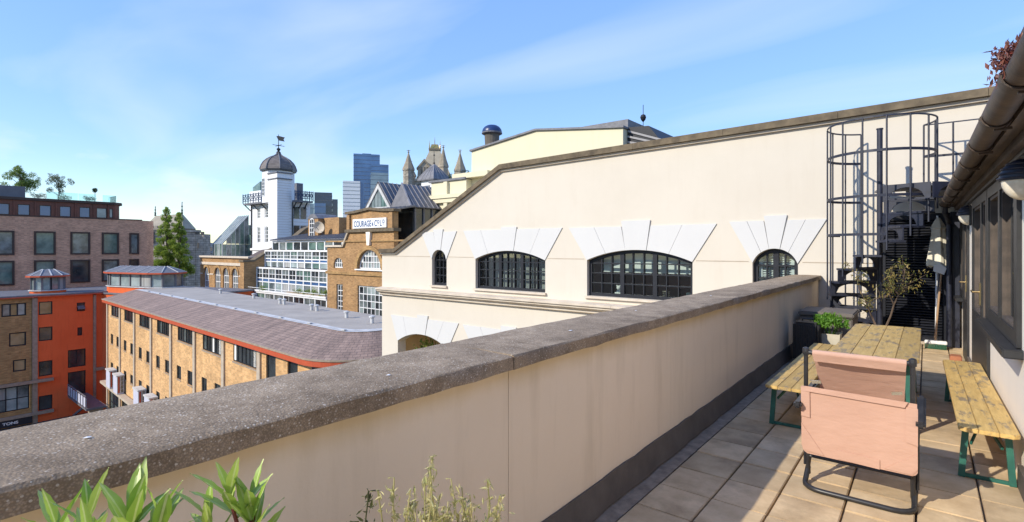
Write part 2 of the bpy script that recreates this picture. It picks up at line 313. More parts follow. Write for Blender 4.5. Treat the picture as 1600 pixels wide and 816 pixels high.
# ------------------------------------------------------------------ mesh builder
WM = {}
def root(name, loc, label, cat, group=None, rz=0, kind=None):
    o = bpy.data.objects.new(name, None); COL.objects.link(o); o.location = loc; o.rotation_euler = (0, 0, rz); o.empty_display_size = .2
    tagit(o, label, cat, group, kind)
    WM[o] = Matrix.Translation(loc) @ Matrix.Rotation(rz, 4, 'Z'); return o
def tagit(o, label=None, cat=None, group=None, kind=None):
    if label: o['label'] = label
    if cat: o['category'] = cat
    if group: o['group'] = group
    if kind: o['kind'] = kind
    return o
class MB:
    def __init__(s): s.v = []; s.f = []; s.uv = None
    def add(s, vs, fs):
        k = len(s.v); s.v += [tuple(q) for q in vs]; s.f += [tuple(i+k for i in f) for f in fs]; return s
    def box(s, x0, x1, y0, y1, z0, z1):
        return s.add([(x0,y0,z0),(x1,y0,z0),(x1,y1,z0),(x0,y1,z0),(x0,y0,z1),(x1,y0,z1),(x1,y1,z1),(x0,y1,z1)],
                     [(0,3,2,1),(4,5,6,7),(0,1,5,4),(1,2,6,5),(2,3,7,6),(3,0,4,7)])
    def prism(s, poly, a, b, axis='y'):
        f = {'y': lambda p, t: (p[0], t, p[1]), 'z': lambda p, t: (p[0], p[1], t), 'x': lambda p, t: (t, p[0], p[1])}[axis]
        n = len(poly); vs = [f(p, a) for p in poly] + [f(p, b) for p in poly]
        return s.add(vs, [tuple(range(n)), tuple(range(2*n-1, n-1, -1))] + [(i, (i+1) % n, n+(i+1) % n, n+i) for i in range(n)])
    def plate(s, outline, holes, y0, y1):
        loops = [outline] + list(holes); flat = [p for L in loops for p in L]
        tris = tessellate_polygon([[Vector((p[0], p[1], 0)) for p in L] for L in loops])
        n = len(flat); vs = [(p[0], y0, p[1]) for p in flat] + [(p[0], y1, p[1]) for p in flat]
        fs = [tuple(t) for t in tris] + [tuple(n+i for i in reversed(t)) for t in tris]; k = 0
        for L in loops:
            m = len(L); fs += [(k+i, k+(i+1) % m, n+k+(i+1) % m, n+k+i) for i in range(m)]; k += m
        return s.add(vs, fs)
    def tube(s, pts, r, n=8, closed=False):
        pts = [Vector(p) for p in pts]; N = len(pts); rings = []; up = None
        for i, p in enumerate(pts):
            if closed: d = pts[(i+1) % N]-pts[i-1]
            else: d = pts[min(i+1, N-1)]-pts[max(i-1, 0)]
            d.normalize()
            if up is None: up = d.orthogonal().normalized()
            else: up = (up - d*up.dot(d)).normalized()
            w = d.cross(up); rr = r[i] if isinstance(r, (list, tuple)) else r
            rings.append([p + up*math.cos(2*math.pi*k/n)*rr + w*math.sin(2*math.pi*k/n)*rr for k in range(n)])
        vs = [q for g in rings for q in g]; fs = []
        for i in range(N if closed else N-1):
            j = (i+1) % N; fs += [(i*n+k, i*n+(k+1) % n, j*n+(k+1) % n, j*n+k) for k in range(n)]
        if not closed: fs += [tuple(range(n-1, -1, -1)), tuple((N-1)*n+k for k in range(n))]
        return s.add(vs, fs)
    def bar(s, a, b, w, h=None):
        a, b = Vector(a), Vector(b); d = (b-a).normalized(); h = h or w
        u = d.cross(Vector((0, 0, 1))); u = u.normalized() if u.length > 1e-4 else Vector((1, 0, 0)); t = u.cross(d)
        vs = [p + u*sx*w/2 + t*sz*h/2 for p in (a, b) for sx, sz in ((-1,-1),(1,-1),(1,1),(-1,1))]
        return s.add(vs, [(3,2,1,0),(4,5,6,7),(0,1,5,4),(1,2,6,5),(2,3,7,6),(3,0,4,7)])
    def lathe(s, prof, c=(0, 0, 0), n=16, a0=0, a1=2*math.pi):
        full = abs(a1-a0-2*math.pi) < 1e-6; m = n if full else n+1; vs = []; fs = []
        for r, z in prof:
            vs += [(c[0]+r*math.cos(a0+(a1-a0)*k/n), c[1]+r*math.sin(a0+(a1-a0)*k/n), c[2]+z) for k in range(m)]
        for i in range(len(prof)-1):
            for k in range(n): fs.append((i*m+k, i*m+(k+1) % m, (i+1)*m+(k+1) % m, (i+1)*m+k))
        if full: fs += [tuple(range(n-1, -1, -1)), tuple((len(prof)-1)*m+k for k in range(n))]
        return s.add(vs, fs)
    def loft(s, A, B):
        n = len(A); return s.add(list(A)+list(B), [(i, i+1, n+i+1, n+i) for i in range(n-1)])
    def build(s, name, mat, parent=None, local=False, smooth=False, bevel=0, kind=None):
        me = bpy.data.meshes.new(name); vs = s.v
        rt = parent
        while rt is not None and rt not in WM: rt = rt.parent
        if rt is not None and not local:
            inv = WM[rt].inverted(); vs = [inv @ Vector(p) for p in vs]
        me.from_pydata([tuple(p) for p in vs], [], s.f)
        b = bmesh.new(); b.from_mesh(me); bmesh.ops.recalc_face_normals(b, faces=b.faces)
        if bevel: bmesh.ops.bevel(b, geom=[e for e in b.edges if e.is_manifold and e.calc_face_angle(0) > .6], offset=bevel, segments=2, affect='EDGES', clamp_overlap=True)
        if smooth:
            for f in b.faces: f.smooth = True
            for e in b.edges:
                if e.is_manifold and e.calc_face_angle(0) > R(40): e.smooth = False
        b.to_mesh(me); b.free()
        if s.uv:
            ul = me.uv_layers.new(name='uv')
            for lp in me.loops: ul.data[lp.index].uv = s.uv[lp.vertex_index]
        me.materials.append(M[mat]); o = bpy.data.objects.new(name, me); COL.objects.link(o)
        if parent is not None: o.parent = parent
        if kind: o['kind'] = kind
        return o
def B(x0, x1, y0, y1, z0, z1): return MB().box(x0, x1, y0, y1, z0, z1)
def share(o, parent, loc, rot=(0, 0, 0), scl=(1, 1, 1)):
    c = o.copy(); COL.objects.link(c); c.parent = parent; c.location = loc; c.rotation_euler = rot; c.scale = scl; return c

def arcz(x, xl, xr, zs, zc):
    """height of the segmental arch over x"""
    a = (xr-xl)/2; h = max(zc-zs, 1e-4); rr = (a*a+h*h)/(2*h); t = x-(xl+xr)/2
    return zc-rr+math.sqrt(max(rr*rr-t*t, 0))
def arch_poly(xl, xr, zb, zs, zc, n=14):
    return [(xl, zb), (xr, zb)] + [(x, arcz(x, xl, xr, zs, zc)) for x in [xr+(xl-xr)*i/n for i in range(n+1)]]
def rect(x0, x1, z0, z1): return [(x0, z0), (x1, z0), (x1, z1), (x0, z1)]

def window(parent, xl, xr, zb, zt, cols, rows, y, frame_mat, pane_mat, arch=None, fw=.05, bw=.02, fd=.06, mull=(), pane_mats=None, name='window', local=False, join=False, sash=True):
    """frame with glazing bars (one part) and a pane in each light (sub-parts); facade faces -y, glass at y+fd/2"""
    zc = arch if arch else zt
    top = (lambda x: arcz(min(max(x, xl), xr), xl, xr, zt, zc)) if arch else (lambda x: zt)
    out = arch_poly(xl, xr, zb, zt, zc) if arch else rect(xl, xr, zb, zt)
    m = MB(); cells = []
    xs = [xl+fw + (xr-xl-2*fw)*i/cols for i in range(cols+1)]
    ztop = zc-fw; zs_ = [zb+fw + (ztop-zb-fw)*j/rows for j in range(rows+1)]
    for i in range(cols):
        a = xs[i]+(bw/2 if i else 0); b = xs[i+1]-(bw/2 if i < cols-1 else 0)
        if i in mull: a += .035
        if i+1 in mull: b -= .035
        for j in range(rows):
            c = zs_[j]+(bw/2 if j else 0); d = zs_[j+1]-(bw/2 if j < rows-1 else 0)
            if arch:
                tp = [(x, min(d, top(x)-fw)) for x in (b, b+(a-b)*.33, b+(a-b)*.67, a)]
                if min(p[1] for p in tp) < c+.02:
                    if max(p[1] for p in tp) < c+.03: continue
                    tp = [(x, max(z, c+.012)) for x, z in tp]
                cells.append([(a, c), (b, c)]+tp)
            else: cells.append(rect(a, b, c, d))
    m.plate(out, cells, y, y+fd)
    w = m.build(name, frame_mat, parent, local=local)
    mats = pane_mats or [pane_mat]
    if join:
        g = MB()
        for c in cells: g.prism(c, y+fd*.45, y+fd*.6)
        g.build('pane', pane_mat, w, local=local)
    else:
        for c in cells: MB().prism(c, y+fd*.45, y+fd*.6).build('pane', random.choice(mats), w, local=local)
    return w

def leaves(n, fn, size, mat, name, parent, jitter=.5, local=False, aspect=.6):
    """n leaf faces (folded quads) at points from fn()"""
    V = []; F = []
    for i in range(n):
        p = Vector(fn()); e = Euler((random.uniform(0, 6.28), random.uniform(0, 6.28), random.uniform(0, 6.28))).to_matrix()
        s_ = size*random.uniform(1-jitter, 1+jitter); a = e @ Vector((s_, 0, 0)); b = e @ Vector((0, s_*aspect, 0)); c = e @ Vector((0, 0, s_*.18)); k = len(V)
        V += [p-a, p+b*.5-c, p+a, p-b*.5-c]; F += [(k, k+1, k+2), (k, k+2, k+3)]
    m = MB(); m.v = [tuple(q) for q in V]; m.f = F
    me = bpy.data.meshes.new(name); rt = parent
    while rt is not None and rt not in WM: rt = rt.parent
    inv = WM[rt].inverted() if (rt is not None and not local) else Matrix()
    me.from_pydata([tuple(inv @ Vector(q)) for q in m.v], [], m.f); me.materials.append(M[mat])
    o = bpy.data.objects.new(name, me); COL.objects.link(o); o.parent = parent
    return o
def text_mesh(body, size, x, z, y, sx=1.0, ext=.01):
    """letters as vertices in the x-z plane facing -y; returns verts, faces"""
    cu = bpy.data.curves.new('lettering', 'FONT'); cu.body = body; cu.size = size; cu.extrude = ext; cu.offset = .012
    ob = bpy.data.objects.new('lettering', cu); COL.objects.link(ob)
    dg = bpy.context.evaluated_depsgraph_get(); me = bpy.data.meshes.new_from_object(ob.evaluated_get(dg))
    vs = [(x+v.co.x*sx, y-v.co.z, z+v.co.y) for v in me.vertices]; fs = [tuple(p.vertices) for p in me.polygons]
    bpy.data.objects.remove(ob); bpy.data.curves.remove(cu); bpy.data.meshes.remove(me)
    return vs, fs
GZ = -13.5

# ================================================================== SETTING: ground, terrace
g = B(-3000, 3000, -600, 4500, GZ-.5, GZ).build('ground', 'asphalt'); g['kind'] = 'structure'

tf = root('terrace_floor', (0, 0, 0), 'paved roof terrace floor of tan slabs', 'floor', kind='structure')
B(-1.84, .62, -3, 10.4, -.30, -.035).build('screed', 'mortar', tf)
B(-1.46, -1.335, -3, 10.395, -.035, -.006).build('mortar_strip', 'mortar', tf)
xs = [-1.33, -1.005, -.70, -.37, -.045, .255, .50]
y = -1.2; k = 0
while y < 10.3:
    y2 = min(y+.335, 10.39)
    for i in range(6):
        j = .006; dz = random.uniform(-.003, .003)
        off = 0
        B(xs[i]+j, xs[i+1]-j, y+j*.6, y2-j*.6, -.034, 0+dz).build('paving_slab', 'paving', tf, bevel=.004)
    y = y2

# ---- parapet on the street side
pp = root('terrace_parapet', (-1.65, 4, 0), 'long cream rendered parapet wall with dark pebbled coping beside the terrace', 'wall')
for a, b in ((-3, 1.80), (1.804, 3.70), (3.704, 10.4)):
    B(-1.83, -1.47, a, b, -.30, .962).build('wall_panel', 'parapet_render', pp)
def coping(a, b):
    m = MB(); n = max(2, int((b-a)/.12)); rows = []
    for i in range(n+1):
        yy = a+(b-a)*i/n; w = lambda s: random.uniform(-s, s)
        rows.append([(-1.88+w(.003), yy, .965), (-1.882+w(.003), yy, 1.012+w(.002)), (-1.872, yy, 1.026+w(.002)), (-1.65, yy, 1.029+w(.002)), (-1.429+w(.002), yy, 1.025+w(.002)), (-1.42+w(.0035), yy, 1.017+w(.002)), (-1.422+w(.004), yy, .962+w(.003)), (-1.50, yy, .963)])
    for r in rows: m.v += r
    for i in range(n):
        for q in range(8): m.f.append((i*8+q, i*8+(q+1) % 8, (i+1)*8+(q+1) % 8, (i+1)*8+q))
    m.f += [tuple(range(8)), tuple(n*8+q for q in range(7, -1, -1))]
    m.build('coping_stone', 'pebble_coping', pp, smooth=True)
coping(-3, 1.775); coping(1.781, 10.38)
for (xx, yy, rr) in ((-1.62, .335, .006), (-1.58, 2.5, .011), (-1.70, 3.6, .009), (-1.55, 1.2, .007), (-1.66, 5.2, .012)):
    m = MB(); nn = 9; m.v = [(xx+rr*random.uniform(.5, 1.2)*math.cos(6.283*k/nn), yy+rr*1.5*random.uniform(.5, 1.2)*math.sin(6.283*k/nn), 1.0315) for k in range(nn)]+[(xx, yy, 1.034)]
    m.f = [(k, (k+1) % nn, nn) for k in range(nn)]; m.build('bird_dropping', 'white_paint', pp)
# lead upstand along the foot, slightly wavy top edge
m = MB(); n = 90; ring = 4
for i in range(n+1):
    yy = -3+13.38*i/n; t = .165+random.uniform(-.006, .006)
    m.v += [(-1.469, yy, t), (-1.455, yy, t+.002), (-1.425+random.uniform(-.006, .006), yy, .004), (-1.469, yy, .0)]
for i in range(n):
    for q in range(4): m.f.append((i*4+q, i*4+(q+1) % 4, (i+1)*4+(q+1) % 4, (i+1)*4+q))
m.build('lead_upstand', 'flashing', pp, smooth=True)
# the block below the terrace
hb = root('terrace_block', (2, 4, GZ), 'cream rendered block carrying the roof terrace', 'building')
B(-1.82, 7, -6, 10.39, GZ, -.31).build('wall', 'parapet_render', hb)

# ================================================================== big rendered building with arched windows
WY = 10.4
bw_ = root('rendered_building', (-6, WY, GZ), 'large cream rendered building with arched navy windows and raking dark coping', 'building')
wins = [(-11.40, -10.78, .41, 1.17, 1.45), (-9.65, -7.31, .40, 1.20, 1.43), (-6.13, -3.68, .40, 1.22, 1.46), (-2.55, -1.79, .40, 1.22, 1.49)]
low = [(-12.98, -10.72, -4.2, -1.42, -1.10), (-9.65, -7.31, -4.2, -1.42, -1.10)]
door = rect(-.62, .30, .0, 2.05)
TOP = [(2.6, 3.76), (-8.66, 3.55), (-13.03, 1.37), (-13.78, 1.36)]
out = [(-13.78, GZ), (2.6, GZ)] + TOP
MB().plate(out, [arch_poly(*w) for w in wins] + [arch_poly(*w) for w in low] + [door], WY, WY+.32).build('wall', 'cream_render', bw_)
B(-13.77, -13.45, WY+.32, 24, GZ, 1.3).build('side_wall', 'cream_render', bw_)
m = MB()
for (x0, z0), (x1, z1) in zip(TOP[:-1], TOP[1:]):
    m.prism([(x0, z0-.25), (x1, z1-.25), (x1, z1-.1), (x0, z0-.1)], WY+.33, 24)
m.build('roof', 'lead', bw_)
def band(pts, d0, d1, y0, y1, name, mat, step=None):
    """strip hung under a polyline, cut into stones"""
    for (x0, z0), (x1, z1) in zip(pts[:-1], pts[1:]):
        L = abs(x1-x0); k = max(1, round(L/step)) if step else 1
        for i in range(k):
            a = i/k + (.0005 if i else 0); b = (i+1)/k
            xa, za, xb, zb = x0+(x1-x0)*a, z0+(z1-z0)*a, x0+(x1-x0)*b, z0+(z1-z0)*b
            MB().prism([(xa, za-d1), (xb, zb-d1), (xb, zb-d0), (xa, za-d0)], y0, y1).build(name, mat, bw_)
CT = [(2.6, 3.90), (-8.70, 3.69), (-13.06, 1.49), (-13.80, 1.48)]
band(CT, 0, .125, WY-.13, WY+.36, 'coping_stone', 'dark_coping', 1.9)
band(CT, .127, .18, WY-.06, WY-.002, 'coping_bed', 'cornice_stone')
# cornice: stepped profile
prof = [(0, .26), (-.27, .235), (-.27, .185), (-.22, .17), (-.22, .13), (-.15, .09), (-.10, .07), (-.10, .02), (-.05, .0), (0, -.02)]
x = -13.78
while x < -1.9:
    x2 = min(x+2.1, -1.86)
    MB().prism([(WY-.001+a, z) for a, z in prof], x+.002, x2-.002, 'x').build('cornice_stone', 'cornice_stone', bw_); x = x2
# groove at springing level: its shade put in as a thin darker strip
sp = [(-13.78, -11.86), (-10.4, -10.1), (-6.78, -6.6), (-3.15, -2.95), (-1.3, -1.25)]
for a, b in ((-13.78, -11.46), (-10.72, -9.72), (-7.24, -6.2), (-3.61, -2.62), (-1.72, -.66)):
    B(a, b, WY-.006, WY-.001, 1.243, 1.257).build('groove_shade', 'concrete_light', bw_)
def voussoirs(xl, xr, zs, zc, XL, XR, zt, kz, fr):
    """raised white flared blocks over an arch, the middle one a taller keystone"""
    n = len(fr)-1
    for i in range(n):
        a, b = fr[i], fr[i+1]; xa, xb = xl+(xr-xl)*a, xl+(xr-xl)*b; XA, XB = XL+(XR-XL)*a, XL+(XR-XL)*b
        top = kz if i == n//2 else zt; g_ = .003
        bot = [(xa+g_+(xb-xa-2*g_)*k/6, arcz(xa+(xb-xa)*k/6, xl, xr, zs, zc)+.004) for k in range(7)]
        MB().prism(bot + [(XB-g_, top), (XA+g_, top)], WY-(.036 if i == n//2 else .024), WY-.001).build('voussoir', 'voussoir_white', bw_)
voussoirs(*wins[0][:2], *wins[0][3:], -11.86, -10.36, 1.98, 2.05, [0, .36, .64, 1])
voussoirs(*wins[1][:2], *wins[1][3:], -10.10, -6.80, 1.99, 2.05, [0, .2, .42, .58, .8, 1])
voussoirs(*wins[2][:2], *wins[2][3:], -6.62, -3.20, 1.98, 2.10, [0, .2, .40, .60, .8, 1])
voussoirs(*wins[3][:2], *wins[3][3:], -2.97, -1.34, 2.01, 2.10, [0, .2, .38, .62, .8, 1])
voussoirs(*low[0][:2], *low[0][3:], -13.30, -10.28, -.62, -.52, [0, .2, .42, .58, .8, 1])
voussoirs(*low[1][:2], *low[1][3:], -10.12, -6.80, -.64, -.54, [0, .2, .42, .58, .8, 1])
for (xl, xr, zb, zs, zc), cols, mull in zip(wins, (3, 9, 9, 4), ((), (3, 6), (3, 6), (2,))):
    window(bw_, xl+.004, xr-.004, zb+.004, zs, cols, 4, WY+.10, 'navy_paint', 'clear_glass', arch=zc-.004, fw=.07, bw=.024, fd=.07, mull=mull)
    B(xl-.04, xr+.04, WY-.07, WY+.09, zb-.05, zb-.002).build('window_sill', 'cornice_stone', bw_)
# rooms behind the windows
def room(xa, xb, mat, za=.30, zb=1.75, back=2.2):
    m = MB(); y0, y1 = WY+.33, WY+back
    m.add([(xa, y0, za), (xb, y0, za), (xb, y1, za), (xa, y1, za), (xa, y0, zb), (xb, y0, zb), (xb, y1, zb), (xa, y1, zb)], [(0, 1, 2, 3), (4, 5, 6, 7), (1, 2, 6, 5), (2, 3, 7, 6), (3, 0, 4, 7)])
    m.build('room', mat, bw_)
room(-11.7, -10.5, 'interior'); room(-9.9, -7.1, 'interior'); room(-6.4, -3.4, 'interior_red'); room(-2.7, -1.6, 'interior')
B(-5.95, -3.75, WY+.36, WY+.37, .95, 1.47).build('blind', 'blind_white', bw_)
for i in range(3): B(-9.6+.78*i, -8.9+.78*i, WY+.62, WY+.63, .42, 1.45).build('curtain', 'curtain', bw_)
B(-11.3, -10.9, WY+.50, WY+.51, .42, 1.4).build('curtain', 'curtain', bw_)
sh = B(-2.52, -1.82, WY+.215, WY+.225, .42, .52).build('shutter', 'blind_white', bw_)
for i in range(20): MB().prism([(WY+.20, .55+i*.043), (WY+.245, .575+i*.043), (WY+.245, .583+i*.043), (WY+.20, .558+i*.043)], -2.42, -1.9, 'x').build('slat', 'blind_white', sh)
for xx in (-2.45, -2.19, -1.90): B(xx-.03, xx+.03, WY+.19, WY+.25, .523, 1.40).build('stile', 'blind_white', sh)
# recessed balconies of the lower storey
for xl, xr, zb, zs, zc in low:
    m = MB(); y0, y1 = WY+.33, WY+1.6
    m.add([(xl-.3, y0, zb), (xr+.3, y0, zb), (xr+.3, y1, zb), (xl-.3, y1, zb), (xl-.3, y0, -.9), (xr+.3, y0, -.9), (xr+.3, y1, -.9), (xl-.3, y1, -.9)], [(0, 1, 2, 3), (4, 5, 6, 7), (1, 2, 6, 5), (2, 3, 7, 6), (3, 0, 4, 7)])
    m.build('recess', 'parapet_render', bw_)
    B(xl+1.1, xr-.1, WY+1.55, WY+1.58, zb, -1.45).build('balcony_door', 'glass_dark', bw_)
bp = root('balcony_plant', (-12.35, WY+.75, -4.2), 'green potted plant in the arched balcony recess below the cornice', 'plant')
MB().lathe([(.16, 0), (.22, .45), (.2, .45)], (-12.35, WY+.75, -4.2), 12).build('pot', 'terracotta', bp)
MB().tube([(-12.35, WY+.75, -3.76), (-12.33, WY+.75, -2.7), (-12.4, WY+.72, -1.75)], [.03, .025, .012], 6).build('stem', 'bark', bp)
leaves(260, lambda: (random.gauss(-12.38, .16), random.gauss(WY+.7, .16), random.gauss(-1.75, .22)), .07, 'roof_leaf', 'foliage', bp)
# items on the kitchen window ledge
B(-6.05, -3.75, WY+.33, WY+.62, .38, .43).build('window_ledge', 'white_paint', bw_)
ty = root('teddy_bear', (-5.55, WY+.46, .43), 'small white soft toy sitting inside the wide kitchen window', 'toy')
m = MB()
for c, r_ in (((0, 0, .06), .065), ((0, -.01, .155), .05), ((-.04, -.01, .2), .02), ((.04, -.01, .2), .02), ((-.06, -.03, .03), .03), ((.06, -.03, .03), .03)):
    m.lathe([(r_*math.sin(math.pi*k/8)+.0005, -r_*math.cos(math.pi*k/8)) for k in range(9)], (-5.55+c[0], WY+.46+c[1], .43+c[2]), 10)
m.build('body', 'blind_white', ty, smooth=True)
mg = root('blue_mug', (-3.93, WY+.46, .43), 'pale blue mug on the right of the kitchen window ledge', 'mug')
MB().lathe([(.04, 0), (.05, .02), (.05, .12), (.045, .12), (.042, .03)], (-3.93, WY+.46, .43), 14).build('cup', 'glass_pale', mg, smooth=True)
MB().tube([(-3.93+.05*1+.05*math.sin(t), WY+.46, .49+.04*math.cos(t)) for t in [k*math.pi/6 for k in range(7)]], .008, 6).build('handle', 'glass_pale', mg)
st = root('bowl_stack', (-4.42, WY+.46, .43), 'stack of pale bowls standing on the kitchen window ledge', 'bowls')
for i in range(3): MB().lathe([(.03, .04*i), (.085, .04*i+.05), (.08, .04*i+.05), (.03, .04*i+.012)], (-4.42, WY+.46, .43), 14).build('bowl', 'cornice_stone', st, smooth=True)
# louvred shutter door at the end of the terrace
dr = MB().plate(rect(-.617, .297, .004, 2.046), [rect(-.52, .20, .10, 1.95)], WY+.02, WY+.10).build('louvre_door', 'navy_paint', bw_)
B(-.52, .20, WY+.095, WY+.11, .10, 1.95).build('backing', 'black_metal', dr)
for i in range(43):
    z = .105+i*.043
    MB().prism([(WY+.03, z), (WY+.085, z+.030), (WY+.085, z+.040), (WY+.03, z+.010)], -.52, .20, 'x').build('slat', 'navy_paint', dr)
B(-.70, .38, WY-.05, WY-.002, -.01, .035).build('door_step', 'concrete_light', bw_)

# ================================================================== house on the right of the terrace
TH = -.01
hs = root('terrace_house', (.52, 0, 0), 'white house wall with black glazed doors, windows and brown gutter right of the terrace', 'building', rz=.01)
# local frame: x outwards from wall is -x, y along terrace
def hB(*a): return B(*a)
def hplate(holes, x0, x1, outline, name, mat, parent=hs):
    m = MB(); m.plate(outline, holes, x0, x1)          # (y,z) outline, extruded in x
    m.v = [(p[1], p[0], p[2]) for p in m.v]
    return m.build(name, mat, parent, local=True)
op = [rect(9.62, 10.22, .80, 2.02), rect(8.80, 9.56, .0, 2.02), rect(6.40, 8.05, .0, 2.04), rect(4.58, 6.36, .86, 2.04)]
hplate(op, 0, .25, rect(-3, 10.39, -.03, 2.30), 'wall', 'white_render')
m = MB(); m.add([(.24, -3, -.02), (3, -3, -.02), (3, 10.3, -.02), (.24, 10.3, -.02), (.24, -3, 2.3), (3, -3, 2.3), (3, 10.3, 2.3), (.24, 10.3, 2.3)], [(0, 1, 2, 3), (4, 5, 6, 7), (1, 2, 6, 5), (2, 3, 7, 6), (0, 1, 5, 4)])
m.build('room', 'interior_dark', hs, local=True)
def hwin(y0, y1, z0, z1, lights, name, bottom=0.0, handle=None):
    """black joinery: outer frame, sashes with glass; y measured along the wall"""
    cells = []; 
    for a, b in lights: cells.append(rect(a, b, z0+.10+bottom, z1-.09))
    f = hplate(cells, -.025, .06, rect(y0+.003, y1-.003, z0+.003, z1-.003), name, 'black_joinery')
    for a, b in lights:
        zz0, zz1 = z0+.10+bottom, z1-.09
        hplate([rect(a+.028, b-.028, zz0+.028, zz1-.028)], -.012, .045, rect(a+.001, b-.001, zz0+.001, zz1-.001), 'sash_bead', 'fascia_wood', f)
        B(.012, .02, a+.028, b-.028, zz0+.028, zz1-.028).build('pane', 'door_glass', f, local=True)
    if handle:
        B(-.037, -.026, handle-.018, handle+.018, .93, 1.15).build('handle_plate', 'brass', f, local=True)
        MB().tube([(-.03, handle, 1.06), (-.085, handle, 1.06), (-.09, handle+.02, 1.06), (-.088, handle+.11, 1.065)], .009, 8).build('handle', 'brass', f, local=True, smooth=True)
    return f
hwin(9.62, 10.22, .80, 2.02, [(9.70, 10.14)], 'window')
hwin(8.80, 9.56, .0, 2.02, [(8.95, 9.42)], 'door', .70, 8.90)
hwin(6.40, 8.05, .0, 2.04, [(6.52, 6.90), (7.02, 7.90)], 'door', .70, 6.97)
hwin(4.58, 6.36, .86, 2.04, [(4.72, 5.46), (5.56, 6.28)], 'window')
B(-.10, .02, 4.50, 6.44, .80, .857).build('window_sill', 'black_joinery', hs, local=True, bevel=.008)
B(-.10, .02, 9.58, 10.28, .745, .797).build('window_sill', 'black_joinery', hs, local=True, bevel=.008)
B(-.028, -.002, -3, 4.52, -.02, .14).build('lead_upstand', 'flashing', hs, local=True)
B(-.03, -.002, 8.10, 8.76, -.02, .12).build('lead_upstand', 'flashing', hs, local=True)
# corner post, head board, fascia, soffit
B(-.13, -.028, 10.20, 10.37, -.02, 2.05).build('corner_post', 'iron_blue', hs, local=True)
B(-.045, -.002, -3, 10.3, 2.045, 2.115).build('head_board', 'black_joinery', hs, local=True)
B(-.085, -.047, -3, 10.3, 2.07, 2.125).build('head_mould', 'fascia_wood', hs, local=True)
B(-.134, -.002, -3, 10.3, 2.128, 2.15).build('soffit', 'fascia_wood', hs, local=True)
B(-.158, -.135, -3, 10.3, 2.11, 2.26).build('fascia', 'fascia_wood', hs, local=True)
m = MB(); m.add([(-.22, -3, 2.262), (3, -3, 3.9), (3, 10.3, 3.9), (-.22, 10.3, 2.262), (-.22, -3, 2.30), (3, -3, 3.94), (3, 10.3, 3.94), (-.22, 10.3, 2.30)], [(0, 1, 2, 3), (4, 5, 6, 7), (0, 1, 5, 4), (1, 2, 6, 5), (2, 3, 7, 6), (3, 0, 4, 7)])
m.build('roof', 'slate_roof', hs, local=True)
# half-round iron gutter with collars
gc = (-.215, 2.15); gr = .055
def gutter(y0, y1, r, name, mat='gutter_iron'):
    m = MB(); N = 14
    for yy in (y0, y1):
        for rr in (r, r-.006):
            for k in range(N+1):
                a = math.pi + math.pi*k/N; m.v.append((gc[0]+rr*math.cos(a), yy, gc[1]+rr*math.sin(a)))
    q = N+1
    for k in range(N):
        m.f += [(k, k+1, 2*q+k+1, 2*q+k), (q+k, q+k+1, 3*q+k+1, 3*q+k), (k, k+1, q+k+1, q+k), (2*q+k, 2*q+k+1, 3*q+k+1, 3*q+k)]
    m.f += [(0, q, 3*q, 2*q), (N, q+N, 3*q+N, 2*q+N)]
    return m.build(name, mat, hs, local=True, smooth=True)
ys = [-.6, .2, 1.0, 1.85, 2.70, 3.48, 4.30, 5.15, 6.0, 6.9, 7.8, 8.7, 9.72]
for a, b in zip(ys[:-1], ys[1:]):
    gutter(a, b, gr, 'gutter'); gutter(b-.045, b+.045, gr+.009, 'gutter_collar')
for yy in ys[1:]: B(gc[0]-.01, -.159, yy-.012, yy+.012, 2.078, 2.092).build('gutter_bracket', 'gutter_iron', hs, local=True)
MB().tube([(-.215, 9.66, 2.09), (-.215, 9.66, 2.02), (-.17, 9.9, 1.93), (-.15, 10.13, 1.86), (-.15, 10.13, .02)], .036, 10).build('downpipe', 'iron_blue', hs, local=True, smooth=True)
# bulkhead lamps
def lamp(yy, label):
    W = WM[hs] @ Vector((0, yy, 1.90))
    t = root('wall_lamp', W, label, 'lamp', 'bulkhead lamps on the house wall', rz=.01)
    b_ = B(-.03, -.001, -.075, .075, -.125, .125).build('back_plate', 'black_metal', t, local=True, bevel=.01)
    def half(a0, a1, r, name, mat):
        m = MB(); n, q = 12, 8
        for i in range(n+1):
            for k in range(q+1):
                th = a0+(a1-a0)*i/n; ph = -math.pi/2+math.pi*k/q
                m.v.append((-.03-r[0]*math.cos(th)*1.0*math.cos(ph), r[1]*math.sin(ph), r[2]*math.sin(th)*math.cos(ph)))
        for i in range(n):
            for k in range(q): m.f.append((i*(q+1)+k, i*(q+1)+k+1, (i+1)*(q+1)+k+1, (i+1)*(q+1)+k))
        return m.build(name, mat, t, local=True, smooth=True)
    half(-math.pi/2, .05, (.10, .068, .118), 'glass_bowl', 'lamp_glass')
    hd = half(.0, math.pi/2, (.112, .078, .128), 'hood', 'iron_blue')
    for z in (.012, .04, .068, .096):
        s_ = math.sqrt(max(1-(z/.128)**2, .1)); MB().tube([(-.03-.116*s_*math.cos(p), .082*s_*math.sin(p), z) for p in [-1.5+3*i/14 for i in range(15)]], .006, 6).build('louvre', 'iron_blue', hd, local=True)
    return t
lamp(4.24, 'large near bulkhead lamp with slatted black hood right of the window'); lamp(8.42, 'far bulkhead lamp between the two glazed doors')

